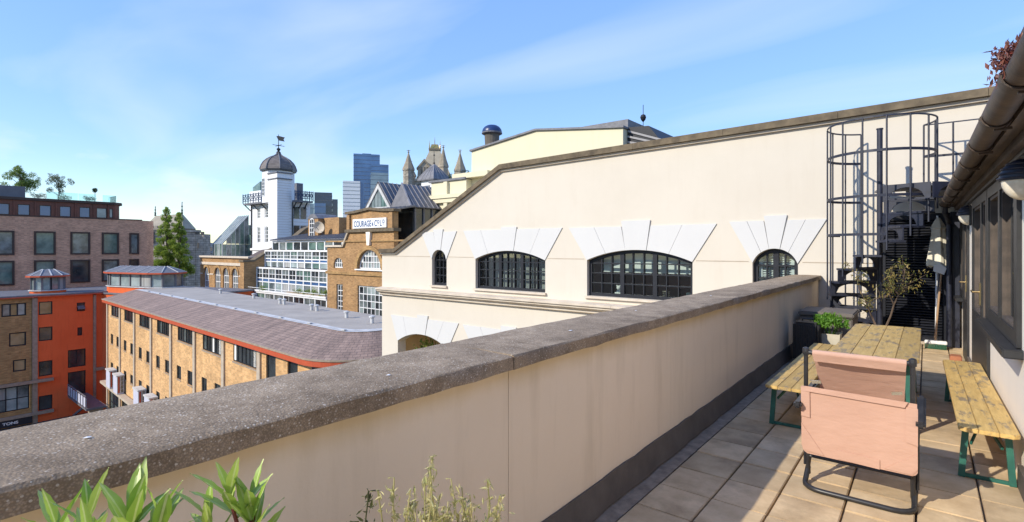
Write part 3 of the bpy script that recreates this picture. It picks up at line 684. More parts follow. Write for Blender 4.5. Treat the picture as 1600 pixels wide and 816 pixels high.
# ================================================================== spiral staircase
SC = (-.55, 9.60); SR = .66; ZT = 3.37
ss = root('spiral_staircase', (SC[0], SC[1], 0), 'dark blue iron spiral staircase with round cage at the end of the terrace', 'staircase')
P2 = lambda r, a, z: (SC[0]+r*math.cos(R(a)), SC[1]+r*math.sin(R(a)), z)
MB().tube([P2(0, 0, 0), P2(0, 0, 3.30)], .038, 14).build('centre_pole', 'iron_blue', ss, smooth=True)
MB().lathe([(.045, 0), (.045, .02), (.001, .025)], (SC[0], SC[1], 3.30), 12).build('pole_cap', 'iron_blue', ss)
steps = []
for k in range(-3, 8):
    steps.append((-188+25*k, .785+.206*k))
for a, z in steps:
    sec = [P2(.05, a-3, 0)] + [P2(SR, a-3+31*i/6, 0) for i in range(7)] + [P2(.05, a+28, 0)]
    t = MB().prism([(p[0], p[1]) for p in sec], z-.028, z, 'z').build('tread', 'iron_blue', ss)
    # pierced riser under the nosing, arch cut out of it
    L = SR-.05; H = .185
    arc = [(.05+L*.15+L*.70*i/12, -H+.012+(H-.055)*min(1, (math.sin(math.pi*i/12))**.45)) for i in range(13)]
    o2 = [(.05, -H), (.05+L*.15, -H)] + arc[1:-1] + [(.05+L*.85, -H), (SR, -H), (SR, -.03), (.05, -.03)]
    m = MB(); m.plate(o2, [], -.009, .009)
    ca, sa = math.cos(R(a)), math.sin(R(a))
    m.v = [(SC[0]+p[0]*ca-p[1]*sa, SC[1]+p[0]*sa+p[1]*ca, z+p[2]) for p in m.v]
    m.build('riser', 'iron_blue', t)
    MB().bar(P2(.05, a, z-.028-H+.02), P2(SR, a, z-.028-H+.02), .02, .022).build('riser_rail', 'iron_blue', t)
# landing
LZ = 2.43
lp = [P2(.05, 52, 0)]+[P2(SR+.03, -1+100*i/10-0, 0) for i in range(11)]
m = MB().prism([(p[0], p[1]) for p in lp]+[(SC[0], SC[1]+.1)], LZ-.03, LZ, 'z')
ld = m.build('landing', 'lead', ss)
B(SC[0]+.30, 2.2, 9.45, 10.38, LZ-.034, LZ-.002).build('landing_deck', 'lead', ss)
for (x0, y0, x1, y1) in ((SC[0]+.06, 9.20, SC[0]+.60, 9.06), (SC[0]+.62, 9.06, SC[0]+1.0, 9.40)):
    L = math.hypot(x1-x0, y1-y0); dx, dy = (x1-x0)/L, (y1-y0)/L
    hl = [(L*.12+L*.76*i/12, -.20+.15*math.sin(math.pi*i/12)**.5) for i in range(13)]
    m = MB(); m.plate([(0, -.22), (L, -.22), (L, 0), (0, 0)], [hl[::-1]], -.01, .01)
    m.v = [(x0+p[0]*dx-p[1]*dy, y0+p[0]*dy+p[1]*dx, LZ-.02+p[2]) for p in m.v]; m.build('landing_bracket', 'iron_blue', ss)
# cage
def ring(z, a0, a1, r=SR+.02, t=.013, name='cage_ring', flat=None):
    pts = [P2(r, a0+(a1-a0)*i/30, z) for i in range(31)]
    m = MB()
    for p, q in zip(pts[:-1], pts[1:]): m.bar(p, q, .012, .038 if flat else .022)
    m.build(name, 'iron_blue', ss)
ring(ZT, 40-285, 40); ring(2.89, 40-285, 40, flat=1); ring(2.25, 40-285, -10, flat=1); ring(1.70, -215, -80, flat=1)
for a in [40, 16, -8, -32, -56, -80, -104, -128, -152, -176, -200, -224, -245]:
    zl = .785+.206*((a+188)/25) - .2
    zl = min(max(zl, .45), 2.25)
    MB().tube([P2(SR+.02, a, zl), P2(SR+.02, a, ZT)], .0125, 6).build('cage_bar', 'iron_blue', ss)
e = P2(SR+.02, 40, 0)
for z, h in ((ZT, .018), (2.89, .034)): MB().bar((e[0], e[1], z), (2.2, e[1]+.02, z), .010, h).build('landing_rail', 'iron_blue', ss)
for i in range(1, 7): MB().tube([(e[0]+.34*i, e[1]+.003*i, LZ-.02), (e[0]+.34*i, e[1]+.003*i, ZT)], .0125, 6).build('landing_bar', 'iron_blue', ss)

# ================================================================== furniture
def planks(parent, x0, x1, y0, y1, z0, z1, n, r=.03):
    w = (x1-x0)/n
    for i in range(n):
        a, b = x0+w*i+.0012, x0+w*(i+1)-.0012
        p = [(a, y0), (b, y0), (b, y1), (a, y1)]
        if i == 0: p = [(a+r, y0), (b, y0), (b, y1), (a+r, y1), (a, y1-r), (a, y0+r)]
        if i == n-1: p = [(a, y0), (b-r, y0), (b, y0+r), (b, y1-r), (b-r, y1), (a, y1)]
        MB().prism(p, z0, z1, 'z').build('plank', 'yellow_wood', parent, local=True, bevel=.003)
def trestle(parent, y, x0, x1, h, brace, w=.034):
    for s_, xx in ((1, x0), (-1, x1)):
        MB().bar((xx+s_*.012, y, .0), (xx+s_*.035, y, h-.022), w, w).build('leg', 'green_steel', parent, local=True)
    MB().bar((x0+.02, y, .012), (x1-.02, y, .012), .016, .022).build('foot_bar', 'green_steel', parent, local=True)
    MB().bar((x0+.03, y, h-.04), (x1-.03, y, h-.04), .02, .03).build('top_bar', 'green_steel', parent, local=True)
    for xx in (x0+.06, x1-.06): MB().bar((xx, y, h*.62), ((x0+x1)/2, y+brace, h-.03), .012, .018).build('brace', 'green_steel', parent, local=True)
def bench(loc, L, W, Hh, rz, label):
    t = root('bench', loc, label, 'bench', 'folding benches beside the table', rz=rz)
    planks(t, -W/2, W/2, 0, L, Hh-.026, Hh, 3)
    trestle(t, .16, -W/2+.01, W/2-.01, Hh, .28); trestle(t, L-.30, -W/2+.01, W/2-.01, Hh, -.28)
    return t
bench((.305, 4.35, 0), 2.55, .29, .36, .012, 'worn yellow bench with green legs against the white house wall')
bench((-.905, 4.68, 0), 2.45, .30, .36, 0, 'worn yellow bench with green legs beside the parapet')
tb = root('dining_table', (-.335, 5.0, 0), 'worn yellow folding table with green steel legs in the middle of the terrace', 'table')
planks(tb, -.295, .295, 0, 2.08, .612, .64, 4, .05)
trestle(tb, .22, -.25, .25, .614, .4, .04); trestle(tb, 1.82, -.25, .25, .614, -.4, .04)

ch = root('folding_chair', (-.335, 3.7, 0), 'pink canvas folding camp chair with dark tubular frame seen from behind', 'chair')
X0, X1 = -.60, -.052
MB().tube([(X0+.005, 3.80, .09), (X0, 3.74, .03)] + [(X0+.10-.10*math.cos(t), 3.72-.09*math.sin(t), .0165) for t in (0, .4, .8, 1.2, 1.57)] + [(X1-.10+.10*math.sin(t), 3.63+.09*(1-math.cos(t)), .0165) for t in (0, .4, .8, 1.2, 1.57)] + [(X1, 3.76, .03), (X1-.005, 3.82, .09)], .0155, 10).build('base_rail', 'black_metal', ch, smooth=True)
for xx in (X0+.008, X1-.008):
    MB().tube([(xx, 3.79, .05), (xx, 3.74, .40), (xx, 3.70, .62), (xx, 3.70, .855)], .0125, 10).build('back_post', 'black_metal', ch, smooth=True)
    MB().tube([(xx, 3.79, .10), (xx, 4.10, .38), (xx, 4.28, .40), (xx, 4.30, .01)], .011, 8).build('front_leg', 'black_metal', ch, smooth=True)
MB().tube([(X0+.01, 3.775, .17), (X1-.01, 3.775, .17)], .0105, 8).build('cross_rail', 'black_metal', ch, smooth=True)
MB().tube([(X0+.008, 3.70, .845), (X1-.008, 3.70, .845)], .014, 10).build('top_rail', 'black_metal', ch, smooth=True)
for xx in (X0+.008, X1-.008): MB().lathe([(.019, -.02), (.021, 0), (.019, .02), (.008, .026)], (xx, 3.70, .85), 10).build('corner_cap', 'black_metal', ch)
def cloth(name, A, Bq, nx, nz, sag, thick=.004, mat='pink_fabric'):
    """A = (top-left, top-right), Bq = (bottom-left, bottom-right); gentle sag towards +y"""
    m = MB(); TL, TR, BL, BR = [Vector(p) for p in (*A, *Bq)]
    for off in (0, thick):
        for j in range(nz+1):
            for i in range(nx+1):
                u, v = i/nx, j/nz; p = TL.lerp(TR, u).lerp(BL.lerp(BR, u), v)
                w = sag*math.sin(math.pi*u)*math.sin(math.pi*v)+.0012*math.sin(u*17+v*5)*math.sin(v*9)
                m.v.append((p.x, p.y+w+off, p.z))
    q = nx+1; K = q*(nz+1)
    for j in range(nz):
        for i in range(nx):
            a = j*q+i; m.f += [(a, a+1, a+q+1, a+q), (K+a+q, K+a+q+1, K+a+1, K+a)]
    for i in range(nx): m.f += [(i, K+i, K+i+1, i+1), (nz*q+i, nz*q+i+1, K+nz*q+i+1, K+nz*q+i)]
    for j in range(nz): m.f += [(j*q, (j+1)*q, K+(j+1)*q, K+j*q), (j*q+nx, K+j*q+nx, K+(j+1)*q+nx, (j+1)*q+nx)]
    return m.build(name, mat, ch, smooth=True)
up = cloth('back_sling', ((X0+.045, 3.69, .852), (X1-.035, 3.69, .852)), ((X0+.075, 3.93, .47), (X1-.055, 3.93, .47)), 18, 12, .02)
MB().tube([(X0+.045, 3.70, .846), (X1-.035, 3.70, .846)], .0185, 12).build('hem_sleeve', 'pink_fabric', up, smooth=True)
cloth('hem_flap', ((X0+.045, 3.680, .84), (X1-.035, 3.680, .84)), ((X0+.052, 3.700, .792), (X1-.04, 3.700, .792)), 14, 3, .002).parent = up
# rear panel, rounded lower corners, with stitched flaps
def rear(outl, y0, y1, name, par):
    m = MB(); zt, zb = .64, .205
    m.plate(outl, [], 0, .004)
    m.v = [(p[0], (y0+(y1-y0)*(zt-p[2])/(zt-zb))+p[1], p[2]) for p in m.v]; return m.build(name, 'pink_fabric', par)
xa, xb = X0-.012, X1+.012
rp = rear([(xa, .635), (xb, .625), (xb+.004, .26)] + [(xb-.03+.034*math.cos(t), .24-.034*math.sin(t)) for t in (.3, .8, 1.3)] + [(xa+.04-.04*math.sin(t), .245-.04*math.cos(t)) for t in (.3, .8, 1.3)] + [(xa-.004, .27)], 3.672, 3.700, 'rear_panel', ch)
rear([(xa+.19, .272), (xa+.40, .262), (xa+.40, .206), (xa+.19, .214)], 3.664, 3.694, 'hem_pocket', rp)
rear([(xa-.003, .632), (xa+.045, .630), (xa+.045, .44), (xa-.003, .445)], 3.664, 3.692, 'side_pocket', rp)
rear([(xb-.05, .40), (xb+.004, .385), (xb+.004, .60), (xb-.05, .60)], 3.664, 3.692, 'side_pocket', rp)
rear([(xa+.02, .638), (xb-.04, .630), (xb-.055, .596), (xa+.02, .606)], 3.662, 3.668, 'top_hem', rp)
rear([(xb-.15, .218), (xb-.02, .215), (xb+.003, .25), (xb+.003, .34)], 3.665, 3.695, 'corner_patch', rp)
rear([(xa+.12, .214), (xa+.01, .225), (xa-.003, .26), (xa-.003, .40)], 3.665, 3.695, 'corner_patch', rp)
for xx, s_ in ((X1-.008, 1), (X0+.008, -1)):
    arm = B(xx+.014, xx+.06, 3.62, 4.30, .50, .54) if s_ > 0 else B(xx-.06, xx-.014, 3.62, 4.30, .50, .54)
    arm.build('armrest', 'black_metal', ch, bevel=.012)
    MB().tube([(xx+s_*.02, 3.80, .10), (xx+s_*.02, 3.82, .51)], .010, 8).build('arm_post', 'black_metal', ch, smooth=True)
for xx in (X1-.085, X0+.06): MB().bar((xx-.02, 3.70, .66), (xx+.03, 3.705, .668), .012, .018).build('buckle', 'chrome', ch)
B(X0+.03, X1-.03, 3.93, 4.25, .395, .402).build('seat', 'pink_fabric', ch)

bx = root('storage_box', (-1.08, 8.6, 0), 'taupe plastic storage box behind the green potted herb', 'box')
B(-1.39, -.77, 8.22, 8.90, 0, .555).build('body', 'box_taupe', bx, bevel=.01)
B(-1.41, -.75, 8.19, 8.92, .56, .62).build('lid', 'box_taupe', bx, bevel=.014)
B(-.96, -.90, 8.195, 8.215, .43, .53).build('latch', 'box_taupe', bx)
for i in range(5): B(-.772, -.764, 8.26+.13*i, 8.36+.13*i, .06, .52).build('side_panel', 'box_taupe', bx)
bb = root('black_suitcase', (-1.21, 7.72, 0), 'ribbed black hard case standing by the parapet foot', 'case')
B(-1.36, -1.06, 7.52, 7.92, .03, .545).build('shell', 'black_metal', bb, bevel=.03)
for i in range(11): B(-1.345+.027*i, -1.333+.027*i, 7.512, 7.522, .07, .50).build('rib', 'black_metal', bb)
for i in range(11): B(-1.063, -1.052, 7.56+.03*i, 7.573+.03*i, .07, .50).build('rib', 'black_metal', bb)
for xx in (-1.33, -1.09):
    for yy in (7.56, 7.88): MB().tube([(xx-.015, yy, .026), (xx+.015, yy, .026)], .026, 12).build('castor', 'black_metal', bb)
MB().tube([(-1.28, 7.72, .54), (-1.27, 7.72, .57), (-1.15, 7.72, .57), (-1.14, 7.72, .54)], .010, 8).build('handle', 'black_metal', bb)
hp = root('potted_herb', (-.965, 7.80, 0), 'bushy bright green herb in a square cream pot between case and table', 'plant')
m = MB(); s0, s1 = .085, .115
m.add([(-.965+s*a, 7.80+s*b, z) for s, z in ((s0, 0), (s1, .40), (s1-.015, .40), (s1-.02, .36)) for a, b in ((-1, -1), (1, -1), (1, 1), (-1, 1))], [(3, 2, 1, 0)] + [(4*i+k, 4*i+(k+1) % 4, 4*i+4+(k+1) % 4, 4*i+4+k) for i in range(3) for k in range(4)] + [(12, 13, 14, 15)])
m.build('pot', 'pot_cream', hp)
for k in range(7):
    a = k*.9; MB().tube([(-.965+.03*math.cos(a), 7.8+.03*math.sin(a), .36), (-.965+.13*math.cos(a), 7.8+.13*math.sin(a), .58)], .006, 5).build('stem', 'basil_leaf', hp)
hc = []
for k in range(60):
    a, r_ = random.uniform(0, 6.28), random.uniform(0, 1)**.5; hc.append(Vector((-.98+.20*r_*math.cos(a), 7.80+.19*r_*math.sin(a), .50+.15*math.sqrt(max(0, 1-r_*r_))*random.uniform(.3, 1))))
leaves(1500, lambda: random.choice(hc)+Vector((random.gauss(0, .025), random.gauss(0, .025), random.gauss(0, .02))), .021, 'basil_leaf', 'foliage', hp, .4, aspect=.75)

cl = root('climbing_shrub', (-.52, 9.0, 0), 'straggly climbing shrub with olive and rusty leaves by the louvre door', 'plant')
MB().lathe([(.10, 0), (.14, .28), (.125, .28), (.12, .25), (.001, .25)], (-.52, 8.99, 0), 14).build('pot', 'terracotta', cl)
random.seed(17); tips = []
def twig(p, d, L, r, lev):
    pts = [Vector(p)]; d = Vector(d).normalized()
    for i in range(5):
        d = (d+Vector((random.gauss(0, .16), random.gauss(0, .12), random.gauss(.03, .1)))).normalized(); pts.append(pts[-1]+d*L/5)
    MB().tube(pts, [r*(1-.13*i) for i in range(6)], 5).build('branch', 'bark', cl)
    if lev == 0: tips.extend(pts[1:]); return
    tips.extend(pts[3:])
    for i in range(3): twig(pts[random.choice((2, 3, 4, 5))], d+Vector((random.gauss(.12, .45), random.gauss(-.1, .25), random.gauss(.1, .35))), L*.5, r*.55, lev-1)
twig((-.52, 8.99, .25), (-.02, .02, 1), .62, .017, 2); twig((-.50, 8.99, .25), (.10, -.03, 1), .80, .016, 2); twig((-.46, 8.97, .8), (.35, 0, .5), .45, .010, 1)
leaves(620, lambda: random.choice(tips)+Vector((random.gauss(0, .035), random.gauss(0, .03), random.gauss(0, .035))), .024, 'climber_leaf', 'foliage', cl, .4)

pr = root('closed_parasol', (.12, 10.2, 0), 'cream closed parasol leaning in the corner by the louvre door', 'parasol')
MB().tube([(.115, 10.22, .0), (.135, 10.25, 2.0)], .014, 8).build('pole', 'white_paint', pr)
m = MB(); N = 20
for zz, rr, cx in ((1.22, .125, .125), (1.3, .128, .128), (1.5, .105, .132), (1.7, .08, .136), (1.80, .075, .14), (1.805, .09, .14), (1.9, .055, .142), (1.97, .02, .143)):
    for k in range(N):
        a = 2*math.pi*k/N; r2 = rr*(1+.20*math.sin(k*math.pi/2+zz)*(1 if zz < 1.81 else .3)); m.v.append((cx+r2*math.cos(a), 10.22+.6*r2*math.sin(a), zz+(.02*math.sin(k*1.57) if zz < 1.25 else 0)))
for i in range(7):
    for k in range(N): m.f.append((i*N+k, i*N+(k+1) % N, (i+1)*N+(k+1) % N, (i+1)*N+k))
m.build('canopy', 'parasol_cloth', pr, smooth=True)
br = root('broom', (.10, 10.0, 0), 'broom with wooden handle and green bristles leaning beside the louvre door', 'broom')
MB().tube([(.10, 9.93, .10), (.185, 10.18, 1.22)], .013, 8).build('handle', 'wood_handle', br)
B(-.02, .24, 9.88, 9.96, .075, .125).build('head', 'white_paint', br, bevel=.008)
for i in range(16): B(-.016+.0157*i, -.003+.0157*i, 9.875, 9.965, 0, .076).build('bristle_tuft', 'bristle', br)
dp = root('dustpan', (.17, 10.13, 0), 'white dustpan on a long grey stick hooked on the broom', 'dustpan')
MB().tube([(.11, 10.08, .01), (.15, 10.15, 1.18)], .010, 8).build('stick', 'grey_cladding', dp)
MB().prism([(.08, 1.15), (.21, 1.10), (.24, 1.20), (.16, 1.27), (.09, 1.24)], 10.11, 10.135).build('pan', 'white_paint', dp, bevel=.004)
ps = root('clay_block', (.30, 8.55, 0), 'small orange clay block by the house wall at the end of the terrace', 'block')
B(.24, .36, 8.78, 8.98, 0, .10).build('block', 'terracotta', ps, bevel=.01)

# ---- plants close to the camera, by the parapet
def leafmesh():
    m = MB(); n = 8
    for i in range(n+1):
        t = i/n; w = .135*math.sin(math.pi*min(1, t**.8))**.9 if 0 < t < 1 else .004; zc_ = -.10*t*t
        for s_ in (-1, -.5, 0, .5, 1): m.v.append((s_*w, t, zc_+abs(s_)*w*.30+.014*math.sin(t*22+s_*2)*abs(s_)))
    for i in range(n):
        for k in range(4): m.f.append((i*5+k, i*5+k+1, (i+1)*5+k+1, (i+1)*5+k))
    o = m.build('leaf', 'laurel_leaf', smooth=True); return o
proto = leafmesh(); LM = proto.data; bpy.data.objects.remove(proto)
def laurel_plant(base, shoots, label, seed):
    random.seed(seed)
    t = root('bay_laurel', base, label, 'plant', 'bay laurels in planters by the parapet')
    B(base[0]-.14, base[0]+.14, base[1]-.14, base[1]+.14, 0, .30).build('planter', 'pot_cream', t, bevel=.01)
    B(base[0]-.125, base[0]+.125, base[1]-.125, base[1]+.125, .302, .31).build('soil', 'soil', t)
    MB().tube([(base[0], base[1], .30), (base[0]+.01, base[1], .55), (base[0], base[1]+.01, .70)], [.014, .011, .009], 7).build('stem', 'bark', t)
    for sx, sy, sz, L in shoots:
        tip = Vector((sx, sy, sz)); st_ = Vector((base[0], base[1]+.01, .68)); mid = st_.lerp(tip, .55)+Vector((0, 0, -.02))
        MB().tube([st_, mid, tip], [.006, .005, .0035], 6).build('shoot', 'red_stem', t)
        d = (tip-mid).normalized(); n = random.randint(5, 7)
        for i in range(n):
            a = i*2.4+random.uniform(-.3, .3); k = i/(n-1); p = tip+d*(-.055*(1-k))
            tilt = .85-.62*k+random.uniform(-.12, .12)
            q = d.to_track_quat('Z', 'Y') @ Euler((0, 0, a)).to_quaternion() @ Euler((math.pi/2-tilt, 0, 0)).to_quaternion() @ Euler((0, random.uniform(-.5, .5), 0)).to_quaternion()
            o = bpy.data.objects.new('leaf', LM); COL.objects.link(o); o.parent = t; o.rotation_mode = 'QUATERNION'; o.rotation_quaternion = q
            o.location = p-Vector(base); s_ = L*random.uniform(.65, 1.05); o.scale = (s_, s_, s_)
    return t
from math import sin, cos
laurel_plant((-1.06, .22, 0), [(-1.265, .215, .985, .11), (-1.225, .255, 1.0, .10), (-1.118, .293, 1.03, .105), (-1.115, .295, 1.00, .11), (-1.085, .33, 1.01, .10), (-1.16, .24, .985, .10)], 'bay laurel with upright glossy leaves at the left edge of the parapet', 11)
laurel_plant((-.99, .50, 0), [(-1.02, .42, 1.04, .10), (-1.055, .395, .995, .10), (-.995, .45, .985, .095), (-1.01, .455, 1.015, .09)], 'bay laurel with red stems nearest the middle of the parapet', 5)
def weed(base, hh, n, mat, label, seed, spread=.10):
    random.seed(seed); t = root('weedy_plant', base, label, 'plant', 'dry weedy plants below the parapet')
    MB().lathe([(.09, 0), (.12, .24), (.105, .24), (.10, .21), (.001, .21)], base, 14).build('pot', 'terracotta', t)
    tp = []
    for i in range(n):
        a = random.uniform(0, 6.28); L = hh*random.uniform(.82, 1.0); pts = [Vector((base[0]+random.gauss(0, .02), base[1]+random.gauss(0, .02), .2))]
        top = Vector((base[0]+spread*cos(a)*random.uniform(.2, 1), base[1]+spread*sin(a)*random.uniform(.2, 1), L))
        for k in range(1, 9): q = pts[0].lerp(top, k/8)+Vector((random.gauss(0, .006), random.gauss(0, .006), 0)); pts.append(q)
        pts.append(pts[-1]+Vector((.02*cos(a), .02*sin(a), -.006)))
        MB().tube(pts, [.0028]*6+[.002]*4, 5).build('stalk', mat, t)
        for k in range(34):
            f = random.uniform(.45, 1); j = min(int(f*8), 7); tp.append(pts[j].lerp(pts[j+1], f*8-j))
    leaves(n*75, lambda: random.choice(tp)+Vector((random.gauss(0, .009), random.gauss(0, .009), random.gauss(0, .009))), .0105, mat, 'foliage', t, .5, aspect=.55)
    return t
weed((-1.06, .92, 0), .925, 17, 'weed_leaf', 'tall pale yellow dry weed below the middle of the parapet', 3, .15)
weed((-1.0, 1.08, 0), .88, 13, 'weed_leaf', 'nodding pale weed right of the tall dry weed', 9, .15)
weed((-1.13, .74, 0), .87, 7, 'weed_dark', 'small dark leafy weed left of the pale dry weeds', 4, .11)
random.seed(21)
sd = root('gutter_sedum', (.27, 2.6, 2.1), 'dark red sedum growing out of the brown gutter', 'plant')
sc_ = [Vector((.255+random.gauss(0, .03), random.uniform(2.5, 2.95), 2.165+random.uniform(0, .075))) for k in range(26)]
for p in sc_: MB().tube([(.29, p.y+.02, 2.11), tuple(p)], .005, 5).build('stem', 'red_stem', sd)
leaves(1000, lambda: random.choice(sc_)+Vector((random.gauss(0, .017), random.gauss(0, .02), random.gauss(0, .014))), .0125, 'sedum_leaf', 'foliage', sd, .4, aspect=.8)

# ================================================================== brick office range across the lane
random.seed(31)
of = root('brick_office', (-52.8, 12.0, GZ), 'long yellow brick office range with concrete piers, red eaves and slate mansard', 'building', rz=R(-2.75))
LZ0 = -GZ   # local z = world z + 13.5
def lz(z): return z+LZ0
FY = .35; XE = 33.9
xp = [-.4+4.27*i for i in range(8)]
holes = []; wl = []
for i, x in enumerate(xp):
    if i < 7:
        wl.append(('top', x+1.22, x+4.02, lz(-4.0), lz(-3.08)))
        for r, (zb, zt) in enumerate(((-6.32, -5.5), (-8.5, -7.83))):
            wl.append(('low', x+1.05, x+1.85, lz(zb), lz(zt))); wl.append(('low', x+2.98, x+3.82, lz(zb), lz(zt)))
for a, b in ((30.15, 31.1), (32.2, 33.1)): wl.append(('door', a, b, lz(-4.6), lz(-3.06)))
for a in (30.4, 32.3): wl.append(('low', a, a+.85, lz(-6.32), lz(-5.5)))
for i, x in enumerate(xp[:7]): wl.append(('shop', x+.35, x+3.95, lz(-12.6), lz(-9.75)))
MB().plate(rect(-.2, XE, 0, lz(-2.72)), [rect(*w[1:]) for w in wl], FY, FY+.3).build('wall', 'yellow_brick', of, local=True)
for kind, a, b, c, d in wl:
    if kind == 'top':
        f = window(of, a+.01, b-.01, c+.01, d-.01, 6, 1, FY+.03, 'navy_paint', 'glass_dark', fw=.06, bw=.05, local=True, pane_mats=['glass_dark', 'glass_dark', 'glass_dark', 'glass_mid'])
        B(a-.03, b+.03, FY-.05, FY+.028, c-.07, c-.003).build('sill', 'concrete', of, local=True)
        if a > 19:
            for k in range(random.randint(2, 3)):
                q = a+.1+random.randint(0, 5)*.45; B(q, q+.22, FY+.015, FY+.028, c+.07, d-.07).build('vertical_blind', 'blind_white', f, local=True)
    elif kind == 'shop':
        window(of, a+.01, b-.01, c+.01, d-.01, 5, 2, FY+.10, 'navy_paint', 'glass_dark', fw=.08, bw=.06, local=True, pane_mats=['glass_dark', 'glass_mid'])
    else:
        window(of, a+.01, b-.01, c+.01, d-.01, 1, 1, FY+.05, 'navy_paint', 'glass_dark', fw=.05, local=True)
        B(a-.02, b+.02, FY-.03, FY+.045, c-.06, c-.003).build('sill', 'concrete', of, local=True)
for x in xp: B(x-.17, x+.17, FY-.08, FY-.002, lz(-12.9), lz(-2.95)).build('pier', 'concrete_light', of, local=True)
# curved end wall
cen = (34.0, 2.45); rr = 2.1
arcp = [(cen[0]+rr*math.sin(t), cen[1]-rr*math.cos(t)) for t in [math.pi/2*i/10 for i in range(11)]] + [(cen[0]+rr, 8.0)]
MB().loft([(XE, FY, 0)]+[(x, y, 0) for x, y in arcp], [(XE, FY, lz(-2.72))]+[(x, y, lz(-2.72)) for x, y in arcp]).build('curved_wall', 'yellow_brick', of, local=True)
B(34.35, 34.95, .30, .42, lz(-4.2), lz(-3.06)).build('window', 'glass_dark', of, local=True)
B(-.2, 0, FY+.302, 8, 0, lz(-2.72)).build('end_wall', 'yellow_brick', of, local=True)
def path(off, z):
    r2 = max(2.45-off, 1.3) if off > .5 else 2.45-off; c2 = 36.45-off-r2; cy2 = off+r2
    pts = [(-.6, off), (8, off), (16, off), (24, off), (30, off), (c2-.3, off)] + [(c2+r2*math.sin(math.pi/2*i/10), cy2-r2*math.cos(math.pi/2*i/10)) for i in range(11)] + [(c2+r2, 6.2)]
    return [(x, y, z) for x, y in pts]
def strip_uv(A, Bp, name, mat):
    m = MB().loft(A, Bp); u = 0; us = [0]
    for p, q in zip(A[:-1], A[1:]): u += (Vector(q)-Vector(p)).length; us.append(u)
    w = (Vector(A[0])-Vector(Bp[0])).length; m.uv = [(a, 0) for a in us]+[(a, w) for a in us]
    return m.build(name, mat, of, local=True)
E0, E1 = path(0, lz(-2.70)), path(2.35, lz(-2.05))
E1 = [(x, y, z) for (x, y, z) in E1]
strip_uv(E0, E1, 'slate_slope', 'slate_roof')
# red eaves board, gutter line, underside
MB().loft(path(-.02, lz(-2.98)), path(-.02, lz(-2.76))).build('eaves_board', 'red_fascia', of, local=True)
MB().loft(path(-.05, lz(-2.76)), path(-.05, lz(-2.69))).build('eaves_gutter', 'concrete', of, local=True)
MB().loft(path(-.05, lz(-2.69)), path(.06, lz(-2.69))).build('eaves_top', 'concrete', of, local=True)
MB().loft(path(-.02, lz(-2.98)), path(.36, lz(-2.98))).build('eaves_soffit', 'red_fascia', of, local=True)
# flat roof and its pale edge
fl = [(x, y) for x, y, z in path(2.35, 0)]
fl = fl[:-1] + [(34.1, 6.2), (-.6, 6.6)]
MB().prism(fl, lz(-2.35), lz(-2.052), 'z').build('flat_roof', 'roof_felt', of, local=True)
MB().loft(path(2.22, lz(-2.062)), path(2.60, lz(-2.035))).build('roof_edge', 'white_flashing', of, local=True)
for i in range(11):
    q = 3+i*3.0; B(q, q+.28, 2.30, 2.42, lz(-2.03), lz(-1.99)).build('edge_clip', 'white_flashing', of, local=True)
for x, y in ((9.5, 5.6), (15.5, 5.7), (20.5, 5.3), (21.1, 5.3), (25.2, 5.0), (25.8, 5.0), (29.6, 4.6), (32.2, 4.4)):
    v_ = MB().lathe([(.09, 0), (.09, .28), (.15, .28), (.15, .34), (.02, .38)], (x, y, lz(-2.05)), 10).build('roof_vent', 'white_flashing', of, local=True)
# ledge above the shopfronts
B(-.7, 30, FY-.48, FY-.085, lz(-9.68), lz(-9.50)).build('ledge', 'concrete_light', of, local=True)
for x, lab in ((2.45, 'leftmost'), (4.85, 'second'), (10.8, 'third'), (13.5, 'rightmost')):
    t = root('projecting_bay', WM[of] @ Vector((x, FY-.305, lz(-9.495))), f'{lab} of four pale box bays on the ledge of the brick office', 'bay window', 'box bays on the brick office ledge', rz=R(-2.75))
    w, d, h = .62, .22, 1.42
    B(-w, w, -d, d, 0, .09).build('base', 'box_panel', t, local=True); B(-w-.05, w+.05, -d-.05, d+.02, h-.10, h).build('roof', 'white_flashing', t, local=True)
    B(-w, w-.02, -d, -d+.05, .092, h-.102).build('front_panel', 'box_panel', t, local=True)
    B(-w, -w+.05, -d+.052, d, .092, h-.102).build('side_panel', 'box_panel', t, local=True)
    MB().prism([(p[0], p[1]) for p in rect(-d+.06, -d+.16, .092, h-.102)], w-.06, w-.01, 'x').build('red_strip', 'red_fascia', t, local=True)
    B(w-.05, w-.02, -d+.055, d, .092, h-.102).build('pane', 'glass_mid', t, local=True)
    for yy in (-d+.0, -d+.18, d-.05): B(w-.018, w+.02, yy, yy+.05, .092, h-.102).build('post', 'white_flashing', t, local=True)
    for zz in (.35, .65, .95): B(w-.019, w+.01, -d+.235, d-.055, zz, zz+.03).build('glazing_bar', 'white_flashing', t, local=True)

